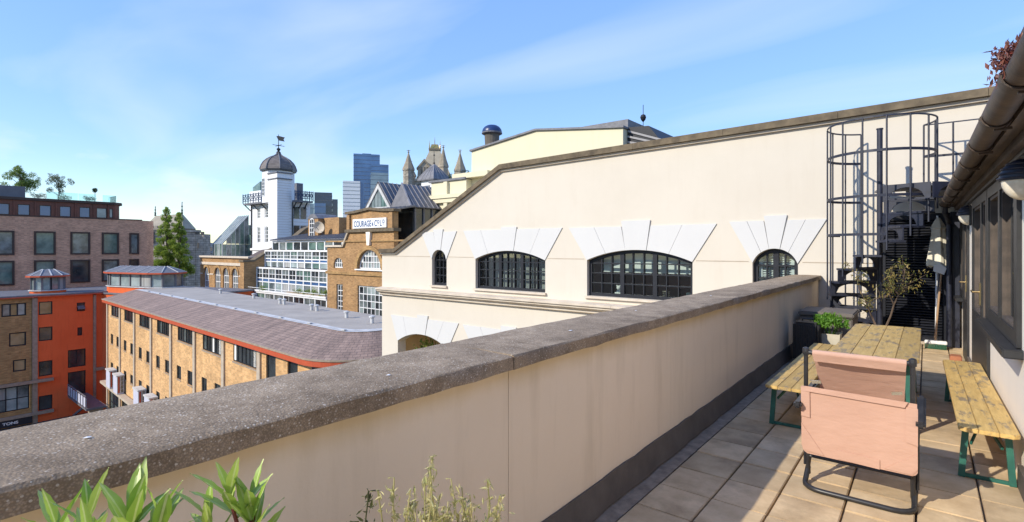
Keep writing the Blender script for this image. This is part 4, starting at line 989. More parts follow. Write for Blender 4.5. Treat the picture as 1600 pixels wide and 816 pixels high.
# ---- roof lanterns
def lantern(loc, rz, half, r, drum_z, wall, label, nseg=5, ridge=True):
    """drum, glazed wall and hipped lead roof on a stadium-shaped plan (half = straight half-length)"""
    t = root('roof_lantern', loc, label, 'roof lantern', 'glazed roof lanterns', rz=rz)
    def ringp(rad):
        p = [(half+rad*math.cos(a), rad*math.sin(a)) for a in [-math.pi/2+math.pi*k/nseg for k in range(nseg+1)]]
        q = [(-half+rad*math.cos(a), rad*math.sin(a)) for a in [math.pi/2+math.pi*k/nseg for k in range(nseg+1)]]
        if half > .5:
            n = max(2, int(half*2/1.25)); a, b = p[-1], q[0]; p += [(a[0]+(b[0]-a[0])*k/n, a[1]) for k in range(1, n)]
            a, b = q[-1], p[0]; q += [(a[0]+(b[0]-a[0])*k/n, a[1]) for k in range(1, n)]
        return p+q
    MB().prism(ringp(r+.12), 0, drum_z, 'z').build('drum', 'red_render', t, local=True)
    MB().prism(ringp(r+.22), drum_z, drum_z+.07, 'z').build('curb', 'white_flashing', t, local=True)
    P = ringp(r); n = len(P); z0, z1 = drum_z+.07, drum_z+.07+wall
    for i in range(n):
        a, b = P[i], P[(i+1) % n]; c = ((b[0]-a[0])*.08, (b[1]-a[1])*.08)
        MB().add([(a[0]+c[0], a[1]+c[1], z0+.05), (b[0]-c[0], b[1]-c[1], z0+.05), (b[0]-c[0], b[1]-c[1], z1-.05), (a[0]+c[0], a[1]+c[1], z1-.05)], [(0, 1, 2, 3)]).build('pane', random.choice(['glass_pale', 'glass_mid', 'curtain', 'glass_pale']), t, local=True)
        MB().bar((a[0], a[1], z0), (a[0], a[1], z1), .13, .13).build('mullion', 'grey_cladding', t, local=True)
    MB().prism(ringp(r+.06), z0, z0+.05, 'z').build('sill', 'grey_cladding', t, local=True)
    MB().prism(ringp(r+.40), z1, z1+.14, 'z').build('eaves', 'red_fascia', t, local=True)
    Q = ringp(r+.36); zt = z1+.14+.52
    inner = [(max(-half-.35*r, min(half+.35*r, x))*.93, y*.18) for x, y in Q]
    m = MB(); m.v = [(x, y, z1+.141) for x, y in Q]+[(x, y, zt) for x, y in inner]; m.f = [(i, (i+1) % n, n+(i+1) % n, n+i) for i in range(n)]+[tuple(range(n, 2*n))]
    rf = m.build('roof', 'lead', t, local=True)
    for i in range(n): MB().bar((Q[i][0], Q[i][1], z1+.15), (inner[i][0], inner[i][1], zt+.01), .05, .07).build('rib', 'white_flashing', rf, local=True)
    return t
lantern((-62.0, 10.05, -2.85), R(90), .02, 1.12, .55, 1.15, 'round glazed roof lantern on the red corner building', 6)
lantern((-56.8, 16.0, -2.6), R(18), 2.75, 1.3, .55, 1.15, 'long glazed roof lantern with ribbed lead roof behind the brick office', 4)
ow = root('office_back_wing', (-57, 17.5, GZ), 'low flat roofed back wing carrying the long roof lantern', 'building', rz=R(18))
B(-6, 6.5, -3.0, 5, 0, lz(-2.75)).build('wall', 'red_render', ow, local=True); B(-6.1, 6.6, -3.1, 5.1, lz(-2.748), lz(-2.6)).build('roof', 'lead', ow, local=True)

# ================================================================== red corner building (faces +x)
rd = root('red_building', (-59.7, 6.67, GZ), 'red rendered and brown brick corner building with square windows at the left edge', 'building', rz=R(90))
# local x = world y - 6.67 ; local -y faces +x
yw = lambda Y: Y-6.67
rw = [(6.75, 8.27, -4.22, -3.13, 3), (7.21, 8.27, -6.75, -5.6, 1), (7.44, 8.27, -8.9, -7.9, 1), (5.0, 6.3, -4.22, -3.13, 2), (5.0, 6.3, -6.75, -5.6, 1), (5.0, 6.3, -8.9, -7.9, 1)]
MB().plate(rect(yw(2), yw(8.62), 0, lz(-2.72)), [rect(yw(a), yw(b), lz(c), lz(d)) for a, b, c, d, n in rw]+[rect(yw(3.5), yw(8.5), lz(-12.2), lz(-10.1))], 0, .3).build('brick_wall', 'brown_yellow_brick', rd, local=True)
for a, b, c, d, n in rw: window(rd, yw(a)+.01, yw(b)-.01, lz(c)+.01, lz(d)-.01, n, 1, .08, 'navy_paint', 'glass_warm', fw=.09, bw=.09, local=True, pane_mats=['glass_warm', 'glass_pale', 'glass_mid'])
window(rd, yw(3.52), yw(8.48), lz(-12.18), lz(-10.12), 7, 2, .08, 'navy_paint', 'glass_mid', fw=.09, bw=.07, local=True, pane_mats=['glass_dark', 'glass_pale', 'glass_mid', 'curtain'])
B(yw(8.64), yw(8.98), -.10, .3, 0, lz(-2.80)).build('pier', 'concrete', rd, local=True)
rr_ = [(9.06, 9.96, -4.28, -3.14), (9.06, 9.96, -6.55, -5.35), (9.06, 9.96, -9.6, -8.3), (9.06, 9.96, -12.55, -11.3), (11.62, 12.2, -4.2, -3.42), (11.66, 12.0, -6.4, -5.66), (11.0, 12.25, -9.2, -7.62), (11.0, 12.25, -11.7, -9.6)]
MB().plate(rect(yw(9.0), yw(12.78), 0, lz(-2.72)), [rect(yw(a), yw(b), lz(c), lz(d)) for a, b, c, d in rr_], 0, .3).build('red_wall', 'red_render', rd, local=True)
for i, (a, b, c, d) in enumerate(rr_): window(rd, yw(a)+.01, yw(b)-.01, lz(c)+.01, lz(d)-.01, 2 if i == 6 else 1, 1, .08, 'navy_paint', 'glass_dark', fw=.07, bw=.05, local=True, pane_mats=['glass_warm'] if i == 0 else ['glass_dark'])
B(yw(12.80), yw(13.0), -.08, .3, 0, lz(-2.80)).build('drain_pier', 'concrete', rd, local=True)
holes = [[(yw(14.0)+.3*math.cos(t), lz(z)+.3*math.sin(t)) for t in [2*math.pi*k/16 for k in range(16)]] for z in (-5.25, -7.6)]
MB().plate(rect(yw(13.02), yw(20), 0, lz(-2.72)), holes, .02, .3).build('red_wall', 'red_render', rd, local=True)
for z in (-5.25, -7.6):
    f = MB().plate([(yw(14.0)+.295*math.cos(t), lz(z)+.295*math.sin(t)) for t in [2*math.pi*k/16 for k in range(16)]], [[(yw(14.0)+.24*math.cos(t), lz(z)+.24*math.sin(t)) for t in [2*math.pi*k/16 for k in range(16)]]], .05, .12).build('porthole', 'navy_paint', rd, local=True)
    MB().prism([(yw(14.0)+.238*math.cos(t), lz(z)+.238*math.sin(t)) for t in [2*math.pi*k/16 for k in range(16)]], .08, .10).build('pane', 'glass_dark', f, local=True)
for z in (-9.9, -12.65): B(yw(2), yw(10.0), -.35, -.102, lz(z)-.14, lz(z)+.1).build('ledge', 'concrete', rd, local=True)
B(yw(12.9), yw(20), -.30, -.09, lz(-9.75), lz(-9.5)).build('ledge', 'concrete', rd, local=True)
sg = B(yw(2), yw(8.62), -.20, -.02, lz(-13.4), lz(-12.82)).build('shop_sign', 'navy_sign', rd, local=True)
vs_, fs_ = text_mesh('TONS', .30, 0, 0, 0); mxx = max(v[0] for v in vs_)
m = MB(); m.add([(yw(7.75)-mxx*1.2+v[0]*1.2, -.215+v[1]*.5, lz(-13.2)+v[2]) for v in vs_], fs_); m.build('lettering', 'letter_white', sg, local=True)
B(yw(2), yw(20), -.30, 7, lz(-2.718), lz(-2.62)).build('eaves', 'red_fascia', rd, local=True)
B(yw(2), yw(20), -.24, 7.5, lz(-2.616), lz(-2.50)).build('roof', 'lead', rd, local=True)
# open vent sash
MB().prism([(-.30, lz(-4.0)), (.05, lz(-3.75)), (.05, lz(-3.70)), (-.30, lz(-3.95))], yw(11.66), yw(12.16), 'x').build('open_sash', 'grey_cladding', rd, local=True)
# steel footbridge across the alley
fb = root('steel_footbridge', (-56.5, 12.0, GZ), 'grey steel access bridge with mesh railing in the alley', 'bridge')
B(-59.4, -53.2, 10.95, 12.3, -11.75, -11.60).build('deck', 'grey_cladding', fb)
B(-59.3, -53.25, 10.95, 10.98, -11.5, -10.75).build('mesh_panel', 'box_panel', fb)
for i in range(8): B(-59.32+.86*i, -59.26+.86*i, 10.90, 10.945, -11.6, -10.6).build('post', 'grey_cladding', fb)
B(-59.32, -53.2, 10.89, 10.95, -10.59, -10.53).build('handrail', 'grey_cladding', fb)
MB().bar((-59.2, 11.3, -13.4), (-55.2, 11.3, -11.78), .12, .18).build('brace', 'grey_cladding', fb)
B(-53.9, -53.4, 11.2, 12.1, GZ, -11.76).build('column', 'concrete', fb)

# ================================================================== brown brick building with copper penthouse (faces +x)
bn = root('brown_brick_building', (-72, 8, GZ), 'brown brick building with copper clad penthouse and large dark framed windows', 'building', rz=R(90))
yb = lambda Y: Y-8
bwn = [(10.56, 12.27), (13.47, 15.17), (16.19, 17.77), (18.75, 19.7), (7.4, 9.1)]
hl = []
for a, b in bwn:
    for c, d in ((.80, 3.27), (-2.25, .25), (-5.3, -2.8)): hl.append((a, b, c, d))
MB().plate(rect(yb(-4), yb(19.95), 0, lz(4.75)), [rect(yb(a), yb(b), lz(c), lz(d)) for a, b, c, d in hl], 0, .35).build('wall', 'brown_brick', bn, local=True)
for a, b, c, d in hl:
    f = window(bn, yb(a)+.01, yb(b)-.01, lz(c)+.01, lz(d)-.01, 1, 1, -.10, 'dark_frame', 'glass_mid', fw=.16, fd=.3, local=True, pane_mats=['glass_mid', 'glass_green', 'glass_dark'])
    B(yb(a)+.18, yb(b)-.18, .06, .10, lz(c)+.20, lz(c)+.62).build('transom', 'white_flashing' if a > 16 else 'glass_green', f, local=True)
# rounded corner to the right
ca = [(yb(19.95)+1.6*math.sin(t), 1.6-1.6*math.cos(t)) for t in [math.pi/2*k/8 for k in range(9)]]
MB().loft([(x, y, 0) for x, y in ca]+[(ca[-1][0], 14, 0)], [(x, y, lz(4.75)) for x, y in ca]+[(ca[-1][0], 14, lz(4.75))]).build('corner_wall', 'brown_brick', bn, local=True)
B(yb(-4.1), yb(20.0), -.04, 12, lz(4.752), lz(4.86)).build('parapet_cap', 'dark_frame', bn, local=True)
pw = [8.0, 9.3, 10.9, 12.55, 14.2, 15.8]
ph = [rect(yb(a+.05), yb(a+.98), lz(4.9), lz(6.02)) for a in [7.8, 9.32, 10.98, 12.6, 14.25, 15.75]] + [rect(yb(6.0), yb(7.2), lz(4.9), lz(6.02)), rect(yb(16.95), yb(17.3), lz(4.95), lz(6.0))]
MB().plate(rect(yb(-4), yb(17.5), lz(4.861), lz(6.45)), ph, .35, .6).build('penthouse_wall', 'copper_brown', bn, local=True)
for i, p in enumerate(ph):
    f = MB().plate([(x, z) for x, z in rect(p[0][0]+.005, p[1][0]-.005, p[0][1]+.005, p[2][1]-.005)], [rect(p[0][0]+.06, p[1][0]-.06, p[0][1]+.06, p[2][1]-.06)], .40, .5).build('window', 'dark_frame', bn, local=True)
    B(p[0][0]+.06, p[1][0]-.06, .44, .46, p[0][1]+.06, p[2][1]-.06).build('pane', 'glass_blue' if i < 5 else 'glass_pale', f, local=True)
for q in [7.4, 9.1, 10.7, 12.35, 13.95, 15.55, 16.85]: B(yb(q)-.06, yb(q)+.06, .26, .348, lz(4.87), lz(6.4)).build('copper_fin', 'copper_brown', bn, local=True)
MB().prism([(yb(17.5), .35), (yb(17.9), .6), (yb(18.1), 1.2), (yb(18.1), 8), (yb(17.5), 8)], lz(4.861), lz(6.45), 'z').build('penthouse_end', 'copper_brown', bn, local=True)
MB().prism([(yb(-4), .12), (yb(17.4), .12), (yb(18.1), .5), (yb(18.4), 1.3), (yb(18.4), 9), (yb(-4), 9)], lz(6.452), lz(6.72), 'z').build('penthouse_roof', 'dark_frame', bn, local=True)
B(yb(-4), yb(10.2), 2.2, 8.5, lz(6.722), lz(8.0)).build('plant_room', 'grey_cladding', bn, local=True)
for a, b in ((11.7, 14.3), (14.35, 15.9), (16.5, 17.7)): B(yb(a), yb(b), 1.0, 1.03, lz(6.722), lz(7.55)).build('glass_balustrade', 'balustrade_glass', bn, local=True)
B(yb(17.72), yb(17.75), 1.03, 4, lz(6.722), lz(7.55)).build('glass_balustrade', 'balustrade_glass', bn, local=True)

def tree(name, base, h, crown, mat, n, leaf, label, group, trunk_r=.09, bare=.0, cat='tree'):
    """trunk with limbs; crown = list of (dx, dy, dz, r) clumps"""
    t = root(name, base, label, cat, group); b = Vector(base)
    m = MB(); m.tube([b, b+Vector((.05, .02, h*.4)), b+Vector((0, .05, h*.85))], [trunk_r, trunk_r*.8, trunk_r*.35], 7)
    for dx, dy, dz, r in crown[:22]: m.tube([b+Vector((0, .03, max(.15*h, dz*.55))), b+Vector((dx*.6, dy*.6, dz*.85)), b+Vector((dx, dy, dz))], [trunk_r*.45, trunk_r*.3, trunk_r*.12], 5)
    m.build('trunk', 'bark', t)
    w = [r**2.2 for *_, r in crown]
    def pt():
        dx, dy, dz, r = random.choices(crown, w)[0]; v = Vector((random.gauss(0, 1), random.gauss(0, 1), random.gauss(0, 1))).normalized()*r*random.uniform(.25, 1)**.6
        return b+Vector((dx, dy, dz))+v
    leaves(n, pt, leaf, mat, 'crown', t, .5)
    return t
def rc(n, sx, sy, z0, z1, r0, r1): return [(random.gauss(0, sx), random.gauss(0, sy), random.uniform(z0, z1), random.uniform(r0, r1)) for _ in range(n)]
tree('rooftop_tree', (-76.5, 10.3, 6.72), 3.8, rc(26, .5, .62, 1.1, 3.4, .28, .52), 'roof_leaf', 3600, .10, 'larger bushy green tree on the roof of the copper penthouse', 'trees on the penthouse roof')
tree('rooftop_tree', (-76.0, 13.2, 6.72), 3.3, rc(22, .4, .5, .8, 3.0, .2, .36), 'olive_leaf', 1500, .085, 'sparse grey-green tree right of the bushy tree on the penthouse roof', 'trees on the penthouse roof', .05)
tree('topiary_tree', (-73.6, 15.9, 6.72), 1.5, [(0, 0, 1.35, .27), (.05, .05, 1.42, .22)], 'dark_leaf', 700, .05, 'small dark ball topiary on a stem behind the roof balustrade', None, .03)
for q, (Y, r_, lab) in enumerate(((11.2, .55, 'low grey-green roof shrub under the two penthouse roof trees'), (13.3, .45, 'middle low shrub behind the roof balustrade'), (15.5, .42, 'dark clipped shrub under the ball topiary'))):
    tree('roof_shrub', (-73.9, Y, 6.72), .6, [(random.gauss(0, .15), (k-2)*r_*.42, .3+random.uniform(0, .22), .28) for k in range(5)], 'dark_leaf' if q == 2 else 'olive_leaf', 700, .05, lab, 'low roof shrubs', .03, cat='shrub')

# ================================================================== bridge gatehouse and poplars beyond
random.seed(5)
gh = root('bridge_gatehouse', (-126.5, 40.0, GZ), 'old stone gatehouse with steep slate roof and iron finials behind the poplars', 'building', rz=R(48))
def gB(x0, x1, y0, y1, z0, z1, name, mat): return B(x0, x1, y0, y1, lz(z0), lz(z1)).build(name, mat, gh, local=True)
gB(-5.2, 2.2, 0, 7, GZ, 5.4, 'wall', 'gate_stone'); gB(-5.3, 2.3, -.15, 7.1, 1.9, 2.3, 'string_course', 'stone'); gB(-5.3, 2.3, -.2, 7.2, 5.402, 5.8, 'cornice', 'stone')
for x in [-5.1+.8*i for i in range(10)]: gB(x, x+.45, -.2, .3, 5.802, 6.3, 'merlon', 'stone')
m = MB(); m.add([(-5.2, .4, lz(5.8)), (2.6, .4, lz(5.8)), (2.6, 6.8, lz(5.8)), (-5.2, 6.8, lz(5.8)), (-4.3, 3.4, lz(8.6)), (1.0, 3.4, lz(9.1)), (1.0, 3.9, lz(9.1)), (-4.3, 3.9, lz(8.6))], [(0, 1, 5, 4), (1, 2, 6, 5), (2, 3, 7, 6), (3, 0, 4, 7), (4, 5, 6, 7)])
m.build('roof', 'stone_roof', gh, local=True)
for x, z, h in ((-4.4, 8.6, 2.2), (1.0, 9.1, 2.8)): MB().lathe([(.22, 0), (.14, h*.25), (.28, h*.3), (.1, h*.36), (.1, h*.55), (.22, h*.6), (.08, h*.66), (.08, h*.85), (.12, h*.9), (.01, h)], (x, 3.6, lz(z)), 8).build('finial', 'black_metal', gh, local=True)
gB(-4.6, -2.9, -.5, .6, 2.6, 5.0, 'dormer', 'stone_dark')
MB().lathe([(1.9, 0), (1.9, lz(4.9)), (2.1, lz(5.0)), (2.1, lz(5.5)), (1.7, lz(5.5))], (3.2, 2.6, 0), 8).build('turret', 'gate_stone', gh, local=True)
gB(4.6, 6.3, 1.5, 5, GZ, 4.6, 'wall', 'gate_stone'); 
for x in (4.7, 5.7): gB(x, x+.5, 1.4, 2.0, 4.602, 5.1, 'merlon', 'stone_dark')
for x, z in ((2.9, 2.7), (-3.6, .6), (5.3, 1.5)):
    gB(x, x+.35, .55 if x > 2 else -.06, .85 if x > 2 else -.003, z, z+1.2, 'slit_window', 'stone_dark')
for (bx_, by, h, w, lab) in ((-86.0, 26.9, 10.9, 2.0, 'taller of the two bright green poplars before the gatehouse'), (-84.9, 28.1, 10.0, 1.7, 'shorter right-hand poplar before the gatehouse')):
    cr_ = []
    for k in range(130):
        f = random.uniform(0, 1)**.9; rad = w*(1-f)**.7+.10; a = random.uniform(0, 6.28); q = rad*random.uniform(.3, 1)
        cr_.append((q*cos(a), q*sin(a), 1.2+f*(h-1.2), .22+.34*(1-f)))
    z0 = 7.35-h if h > 10 else 6.6-h
    t = tree('poplar_tree', (bx_, by, z0), h, cr_, 'poplar_leaf', 14000, .12, lab, 'poplars before the gatehouse', .14)
    MB().tube([(bx_, by, GZ), (bx_, by, z0+.1)], .16, 8).build('trunk', 'bark', t)
vn = root('blue_awning', (-90, 22.6, GZ), 'blue and white sloping canopy beside the brown brick building', 'canopy', rz=R(60))
MB().prism([(-2.4, lz(-2.5)), (2.6, lz(.5)), (2.6, lz(.75)), (-2.4, lz(-1.6))], 0, 4).build('canopy', 'glass_blue', vn, local=True)
MB().prism([(-2.4, lz(-2.9)), (2.6, lz(-.3)), (2.6, lz(.45)), (-2.4, lz(-2.52))], -.1, 3.9).build('white_edge', 'white_paint', vn, local=True)
for x in (-2, 2.3): B(x, x+.2, 1, 1.2, 0, lz(-2.9) if x < 0 else lz(-.4)).build('post', 'grey_cladding', vn, local=True)

# ================================================================== old brewery: hall, glazed terraces, gable
random.seed(12)
bh = root('brewery_hall', (-62, 25, GZ), 'low yellow brick brewery hall with four tall arched windows', 'building')
aw = [(-67.5, -66.0), (-64.4, -62.8), (-62.15, -60.6), (-59.85, -58.3)]
MB().plate(rect(-68.6, -55.6, GZ, .42), [arch_poly(a, b, -5.5, -1.45, -.72) for a, b in aw], 25, 25.4).build('wall', 'brewery_brick', bh)
for a, b in aw:
    window(bh, a+.01, b-.01, -5.49, -1.45, 3, 6, 25.12, 'white_paint', 'glass_mid', arch=-.73, fw=.12, bw=.08, join=True)
    arc_o = [(x, arcz(x, a-.25, b+.25, -1.45, -.42)) for x in [a-.25+(b-a+.5)*k/12 for k in range(13)]]; arc_i = [(x, arcz(x, a, b, -1.45, -.71)) for x in [b+(a-b)*k/12 for k in range(13)]]
    MB().prism(arc_o+arc_i, 24.93, 24.998).build('arch_ring', 'brown_yellow_brick', bh)
B(-68.8, -55.4, 24.75, 25.5, .422, .62).build('coping', 'cornice_stone', bh); B(-68.7, -55.5, 24.85, 24.998, -.42, -.12).build('cornice', 'cornice_stone', bh)
for a, b in ((-68.6, -67.8), (-65.7, -64.7), (-58.0, -55.6)): B(a, b, 24.94, 24.998, -1.6, -1.45).build('string_course', 'cornice_stone', bh)
B(-68.5, -55.7, 25.41, 31, -.4, .1).build('roof', 'lead', bh)
MB().prism([(25.4, .2), (31, .2), (31, 1.8), (27.5, 1.3)], -58.4, -55.7, 'x').build('side_roof', 'slate_roof', bh)
# flank wall with raking top
fw_ = root('brewery_flank_wall', (-54.4, 26, GZ), 'dark brick flank wall with raking top left of the white glazed terraces', 'wall')
MB().prism([(23.6, GZ), (33, GZ), (33, 4.6), (30.2, 3.5), (28.2, 1.9), (26.2, 1.1), (24.6, .1), (23.6, .1)], -54.6, -53.75, 'x').build('wall', 'brewery_brick', fw_)
for a, b in (((23.5, .1), (24.6, .1)), ((24.6, .1), (26.2, 1.1)), ((26.2, 1.1), (28.2, 1.9)), ((28.2, 1.9), (30.2, 3.5)), ((30.2, 3.5), (33, 4.6))):
    MB().prism([(a[0], a[1]+.003), (b[0]-.004, b[1]+.003), (b[0]-.004, b[1]+.2), (a[0], a[1]+.2)], -54.7, -53.65, 'x').build('coping', 'dark_coping', fw_)
gt = root('glazed_terraces', (-46.5, 26, GZ), 'white framed glazed terraces stepping back between brick walls', 'building')
B(-53.7, -39.25, 26.9, 34, GZ, 2.2).build('core', 'interior', gt)
def tier(xl, xr, y, zb, zt, rows, cols, mats, bars=True):
    n = cols; w = (xr-xl)/n; H = zt-zb
    B(xl, xr, y-.04, y+.16, zt-.16, zt).build('head_rail', 'white_paint', gt)
    for i in range(n+1): B(xl+w*i-.07, xl+w*i+.07, y-.02, y+.14, zb, zt-.162).build('post', 'white_paint', gt)
    zz = zb
    for r, (hr, sub, ms) in enumerate(rows):
        h = (H-.16)*hr
        if r: B(xl+.07, xr-.07, y-.01, y+.12, zz-.05, zz+.05).build('rail', 'white_paint', gt)
        for i in range(n):
            a, b = xl+w*i+.072, xl+w*(i+1)-.072
            k = sub
            for s_ in range(k):
                c = zz+.052+(h-.1)*s_/k; d = zz+.052+(h-.1)*(s_+1)/k - (.05 if s_ < k-1 else .004)
                B(a, b, y+.04, y+.06, c, d).build('pane', random.choice(ms), gt)
                if s_ < k-1: B(a, b, y+.0, y+.10, d+.002, d+.048).build('glazing_bar', 'white_paint', gt)
                if sub > 1: B((a+b)/2-.02, (a+b)/2+.02, y+.01, y+.038, c, d).build('glazing_bar', 'white_paint', gt)
        zz += h
    B(xl, xr, y+.17, y+1.0, zt-.15, zt-.04).build('terrace_slab', 'white_paint', gt)
dk = ['glass_dark', 'glass_mid', 'glass_dark', 'glass_mid', 'glass_green']; pl = ['glass_pale', 'glass_mid', 'glass_pale', 'curtain', 'glass_green', 'glass_mid']; bl = ['glass_blue']
tier(-53.7, -39.3, 24.0, -5.6, -2.75, [(.40, 1, dk), (.60, 3, dk)], 8, dk)
tier(-53.7, -39.3, 24.85, -2.75, -.42, [(.40, 1, pl), (.17, 1, bl), (.43, 2, dk)], 11, dk)
tier(-53.7, -39.3, 25.7, -.42, 1.32, [(.36, 1, pl), (.18, 1, bl), (.46, 2, dk)], 11, dk)
tier(-53.7, -38.0, 26.5, 1.32, 2.25, [(1, 1, dk)], 11, dk)
MB().tube([(-53.6, 23.95, -2.42), (-39.4, 23.95, -2.42)], .03, 6).build('terrace_rail', 'white_paint', gt)
B(-53.7, -39.3, 23.9, 24.2, -2.75, -2.60).build('terrace_edge', 'white_paint', gt)
m = MB(); m.add([(-53.7, 26.2, 2.28), (-37.6, 26.2, 2.28), (-37.6, 30.5, 3.05), (-53.7, 30.5, 3.05), (-53.7, 26.2, 2.36), (-37.6, 26.2, 2.36), (-37.6, 30.5, 3.13), (-53.7, 30.5, 3.13)], [(0, 3, 2, 1), (4, 5, 6, 7), (0, 1, 5, 4), (1, 2, 6, 5), (2, 3, 7, 6), (3, 0, 4, 7)])
zr = m.build('seamed_roof', 'zinc', gt)
for i in range(33): x = -53.6+.5*i; MB().bar((x, 26.2, 2.375), (x, 30.5, 3.145), .05, .05).build('seam', 'zinc_seam', zr)
vg = root('terrace_planting', (-44, 24.3, -2.6), 'row of trailing green planting along the glazed terrace edge', 'plants')
cl_ = [Vector((x, 24.05+random.uniform(-.1, .25), -2.45+random.gauss(0, .13))) for x in [-45.5+6.0*random.random() for _ in range(26)]+[-51.5+random.random() for _ in range(6)]]
leaves(1300, lambda: random.choice(cl_)+Vector((random.gauss(0, .13), random.gauss(0, .08), random.gauss(0, .11))), .08, 'roof_leaf', 'foliage', vg)
B(-46, -39.6, 24.02, 24.3, -2.598, -2.50).build('trough', 'concrete', vg)
# gable front
gb = root('brewery_gable', (-33.3, 24, GZ), 'yellow brick brewery gable with painted name board and big arched window', 'building')
GX = -33.3
shape = [(-39.2, GZ), (-27.4, GZ), (-27.4, 1.6), (-30.4, 1.6), (-30.4, 2.75), (-36.2, 2.75), (-36.2, 2.7), (-36.95, 1.6), (-39.2, 1.6)]
bigarc = [(GX-1.52, -.12), (GX+1.52, -.12)]+[(GX+1.52*math.cos(t), -.12+1.5*math.sin(t)) for t in [math.pi*k/18 for k in range(0, 19)]]
bigarc = bigarc[:2]+bigarc[3:-1]
h2 = rect(GX-1.6, GX+1.6, -6.5, -1.42); h3 = arch_poly(-38.25, -36.95, -.12, .25, .72); h4 = rect(-37.85, -36.95, -4.2, -1.45)
MB().plate(shape, [bigarc, h2, h3, h4], 24, 24.4).build('wall', 'brewery_brick', gb)
MB().prism([(-36.2, 2.99), (-30.4, 2.99), (-30.4, 4.2), (-31.6, 4.25), (-33.3, 4.42), (-35.0, 4.25), (-36.2, 4.2)], 24.0, 24.4).build('name_panel', 'brewery_brick', gb)
B(-36.4, -30.2, 23.8, 24.5, 2.752, 2.988).build('string_course', 'dark_coping', gb)
cpts = [(-36.4, 4.2), (-35.0, 4.26), (-33.3, 4.43), (-31.6, 4.26), (-30.2, 4.2)]
MB().prism([(x, z+.003) for x, z in cpts]+[(x, z+.2) for x, z in cpts[::-1]], 23.82, 24.5).build('panel_coping', 'dark_coping', gb)
B(-36.18, -35.8, 23.85, 23.998, 2.99, 4.15).build('pilaster', 'brewery_brick', gb); B(-30.8, -30.42, 23.85, 23.998, 2.99, 4.15).build('pilaster', 'brewery_brick', gb)
MB().prism([(-36.95, 1.602), (-36.75, 1.602), (-36.0, 2.75), (-36.2, 2.75)], 23.85, 23.998).build('raking_coping', 'stone', gb)
B(-39.35, -36.97, 23.85, 24.5, 1.602, 1.75).build('coping', 'cornice_stone', gb); B(-39.3, -27.4, 23.88, 23.998, -.62, -.40).build('string_course', 'brown_yellow_brick', gb)
B(-39.3, -27.4, 23.9, 23.998, 2.0, 2.12).build('string_course', 'brown_yellow_brick', gb)
# arch ring and keystone
MB().prism([(GX+1.85*math.cos(t), -.12+1.82*math.sin(t)) for t in [math.pi*k/18 for k in range(19)]]+[(GX+1.53*math.cos(t), -.12+1.51*math.sin(t)) for t in [math.pi*k/18 for k in range(18, -1, -1)]], 23.86, 23.998).build('arch_ring', 'brown_yellow_brick', gb)
MB().prism([(GX-.16, 1.72), (GX+.16, 1.72), (GX+.26, 2.74), (GX-.26, 2.74)], 23.80, 23.995).build('keystone', 'white_render', gb)
# fanlight: white frame, panes clipped by the half circle
def fan(cx, zb, r, y, cols, rows, par):
    cells = []; w = 2*(r-.1)/cols; hh = (r-.1)/rows
    for i in range(cols):
        for j in range(rows):
            a, b, c, d = cx-r+.1+w*i+.03, cx-r+.1+w*(i+1)-.03, zb+.06+hh*j+.03, zb+.06+hh*(j+1)-.03
            f = lambda x: zb+math.sqrt(max((r-.1)**2-(x-cx)**2, 0))
            tp = [(x, min(d, f(x))) for x in (b, b+(a-b)*.33, b+(a-b)*.67, a)]
            if min(z for x, z in tp) > c+.05: cells.append([(a, c), (b, c)]+tp)
    o_ = [(cx-r, zb), (cx+r, zb)]+[(cx+r*math.cos(t), zb+r*math.sin(t)) for t in [math.pi*k/18 for k in range(1, 18)]]
    fr = MB().plate(o_, cells, y, y+.12).build('arched_window', 'white_paint', par)
    for c in cells: MB().prism(c, y+.05, y+.07).build('pane', random.choice(['glass_dark', 'glass_mid', 'curtain', 'glass_pale']), fr)
fan(GX, -.115, 1.5, 24.12, 8, 3, gb)
window(gb, GX-1.59, GX+1.59, -6.49, -1.43, 6, 9, 24.12, 'white_paint', 'glass_dark', fw=.1, bw=.06, pane_mats=['glass_dark', 'glass_mid', 'glass_pale', 'glass_dark'])
window(gb, -38.24, -36.96, -.11, .25, 4, 2, 24.12, 'white_paint', 'glass_mid', arch=.71, fw=.08, bw=.06, join=True)
window(gb, -37.84, -36.96, -4.19, -1.46, 2, 6, 24.12, 'white_paint', 'glass_dark', fw=.08, bw=.06, join=True)
B(GX-1.8, GX+1.8, 23.85, 24.1, -.22, -.125).build('sill', 'white_paint', gb)
sgn = B(-35.42, -31.18, 23.90, 23.998, 3.05, 3.78).build('name_board', 'letter_white', gb)
m = MB()
for body, x, z, sz, sx in (('COURAGE', -35.25, 3.17, .66, .78), ('&', -32.92, 3.22, .36, .85), ('C', -32.62, 3.17, .66, .72), ('O', -32.26, 3.36, .40, .78), ('L', -31.94, 3.17, .66, .72), ('D', -31.62, 3.36, .40, .85)):
    vs_, fs_ = text_mesh(body, sz, x, z, 23.895, sx, .004)
    if body == 'COURAGE':
        mxx = max(v[0] for v in vs_); k_ = (2.25)/(mxx-x); vs_ = [(x+(v[0]-x)*k_, v[1], v[2]) for v in vs_]
    m.add(vs_, fs_)
for x in (-32.20, -31.52): m.box(x, x+.14, 23.888, 23.896, 3.22, 3.26)
m.build('lettering', 'letter_blue', sgn)
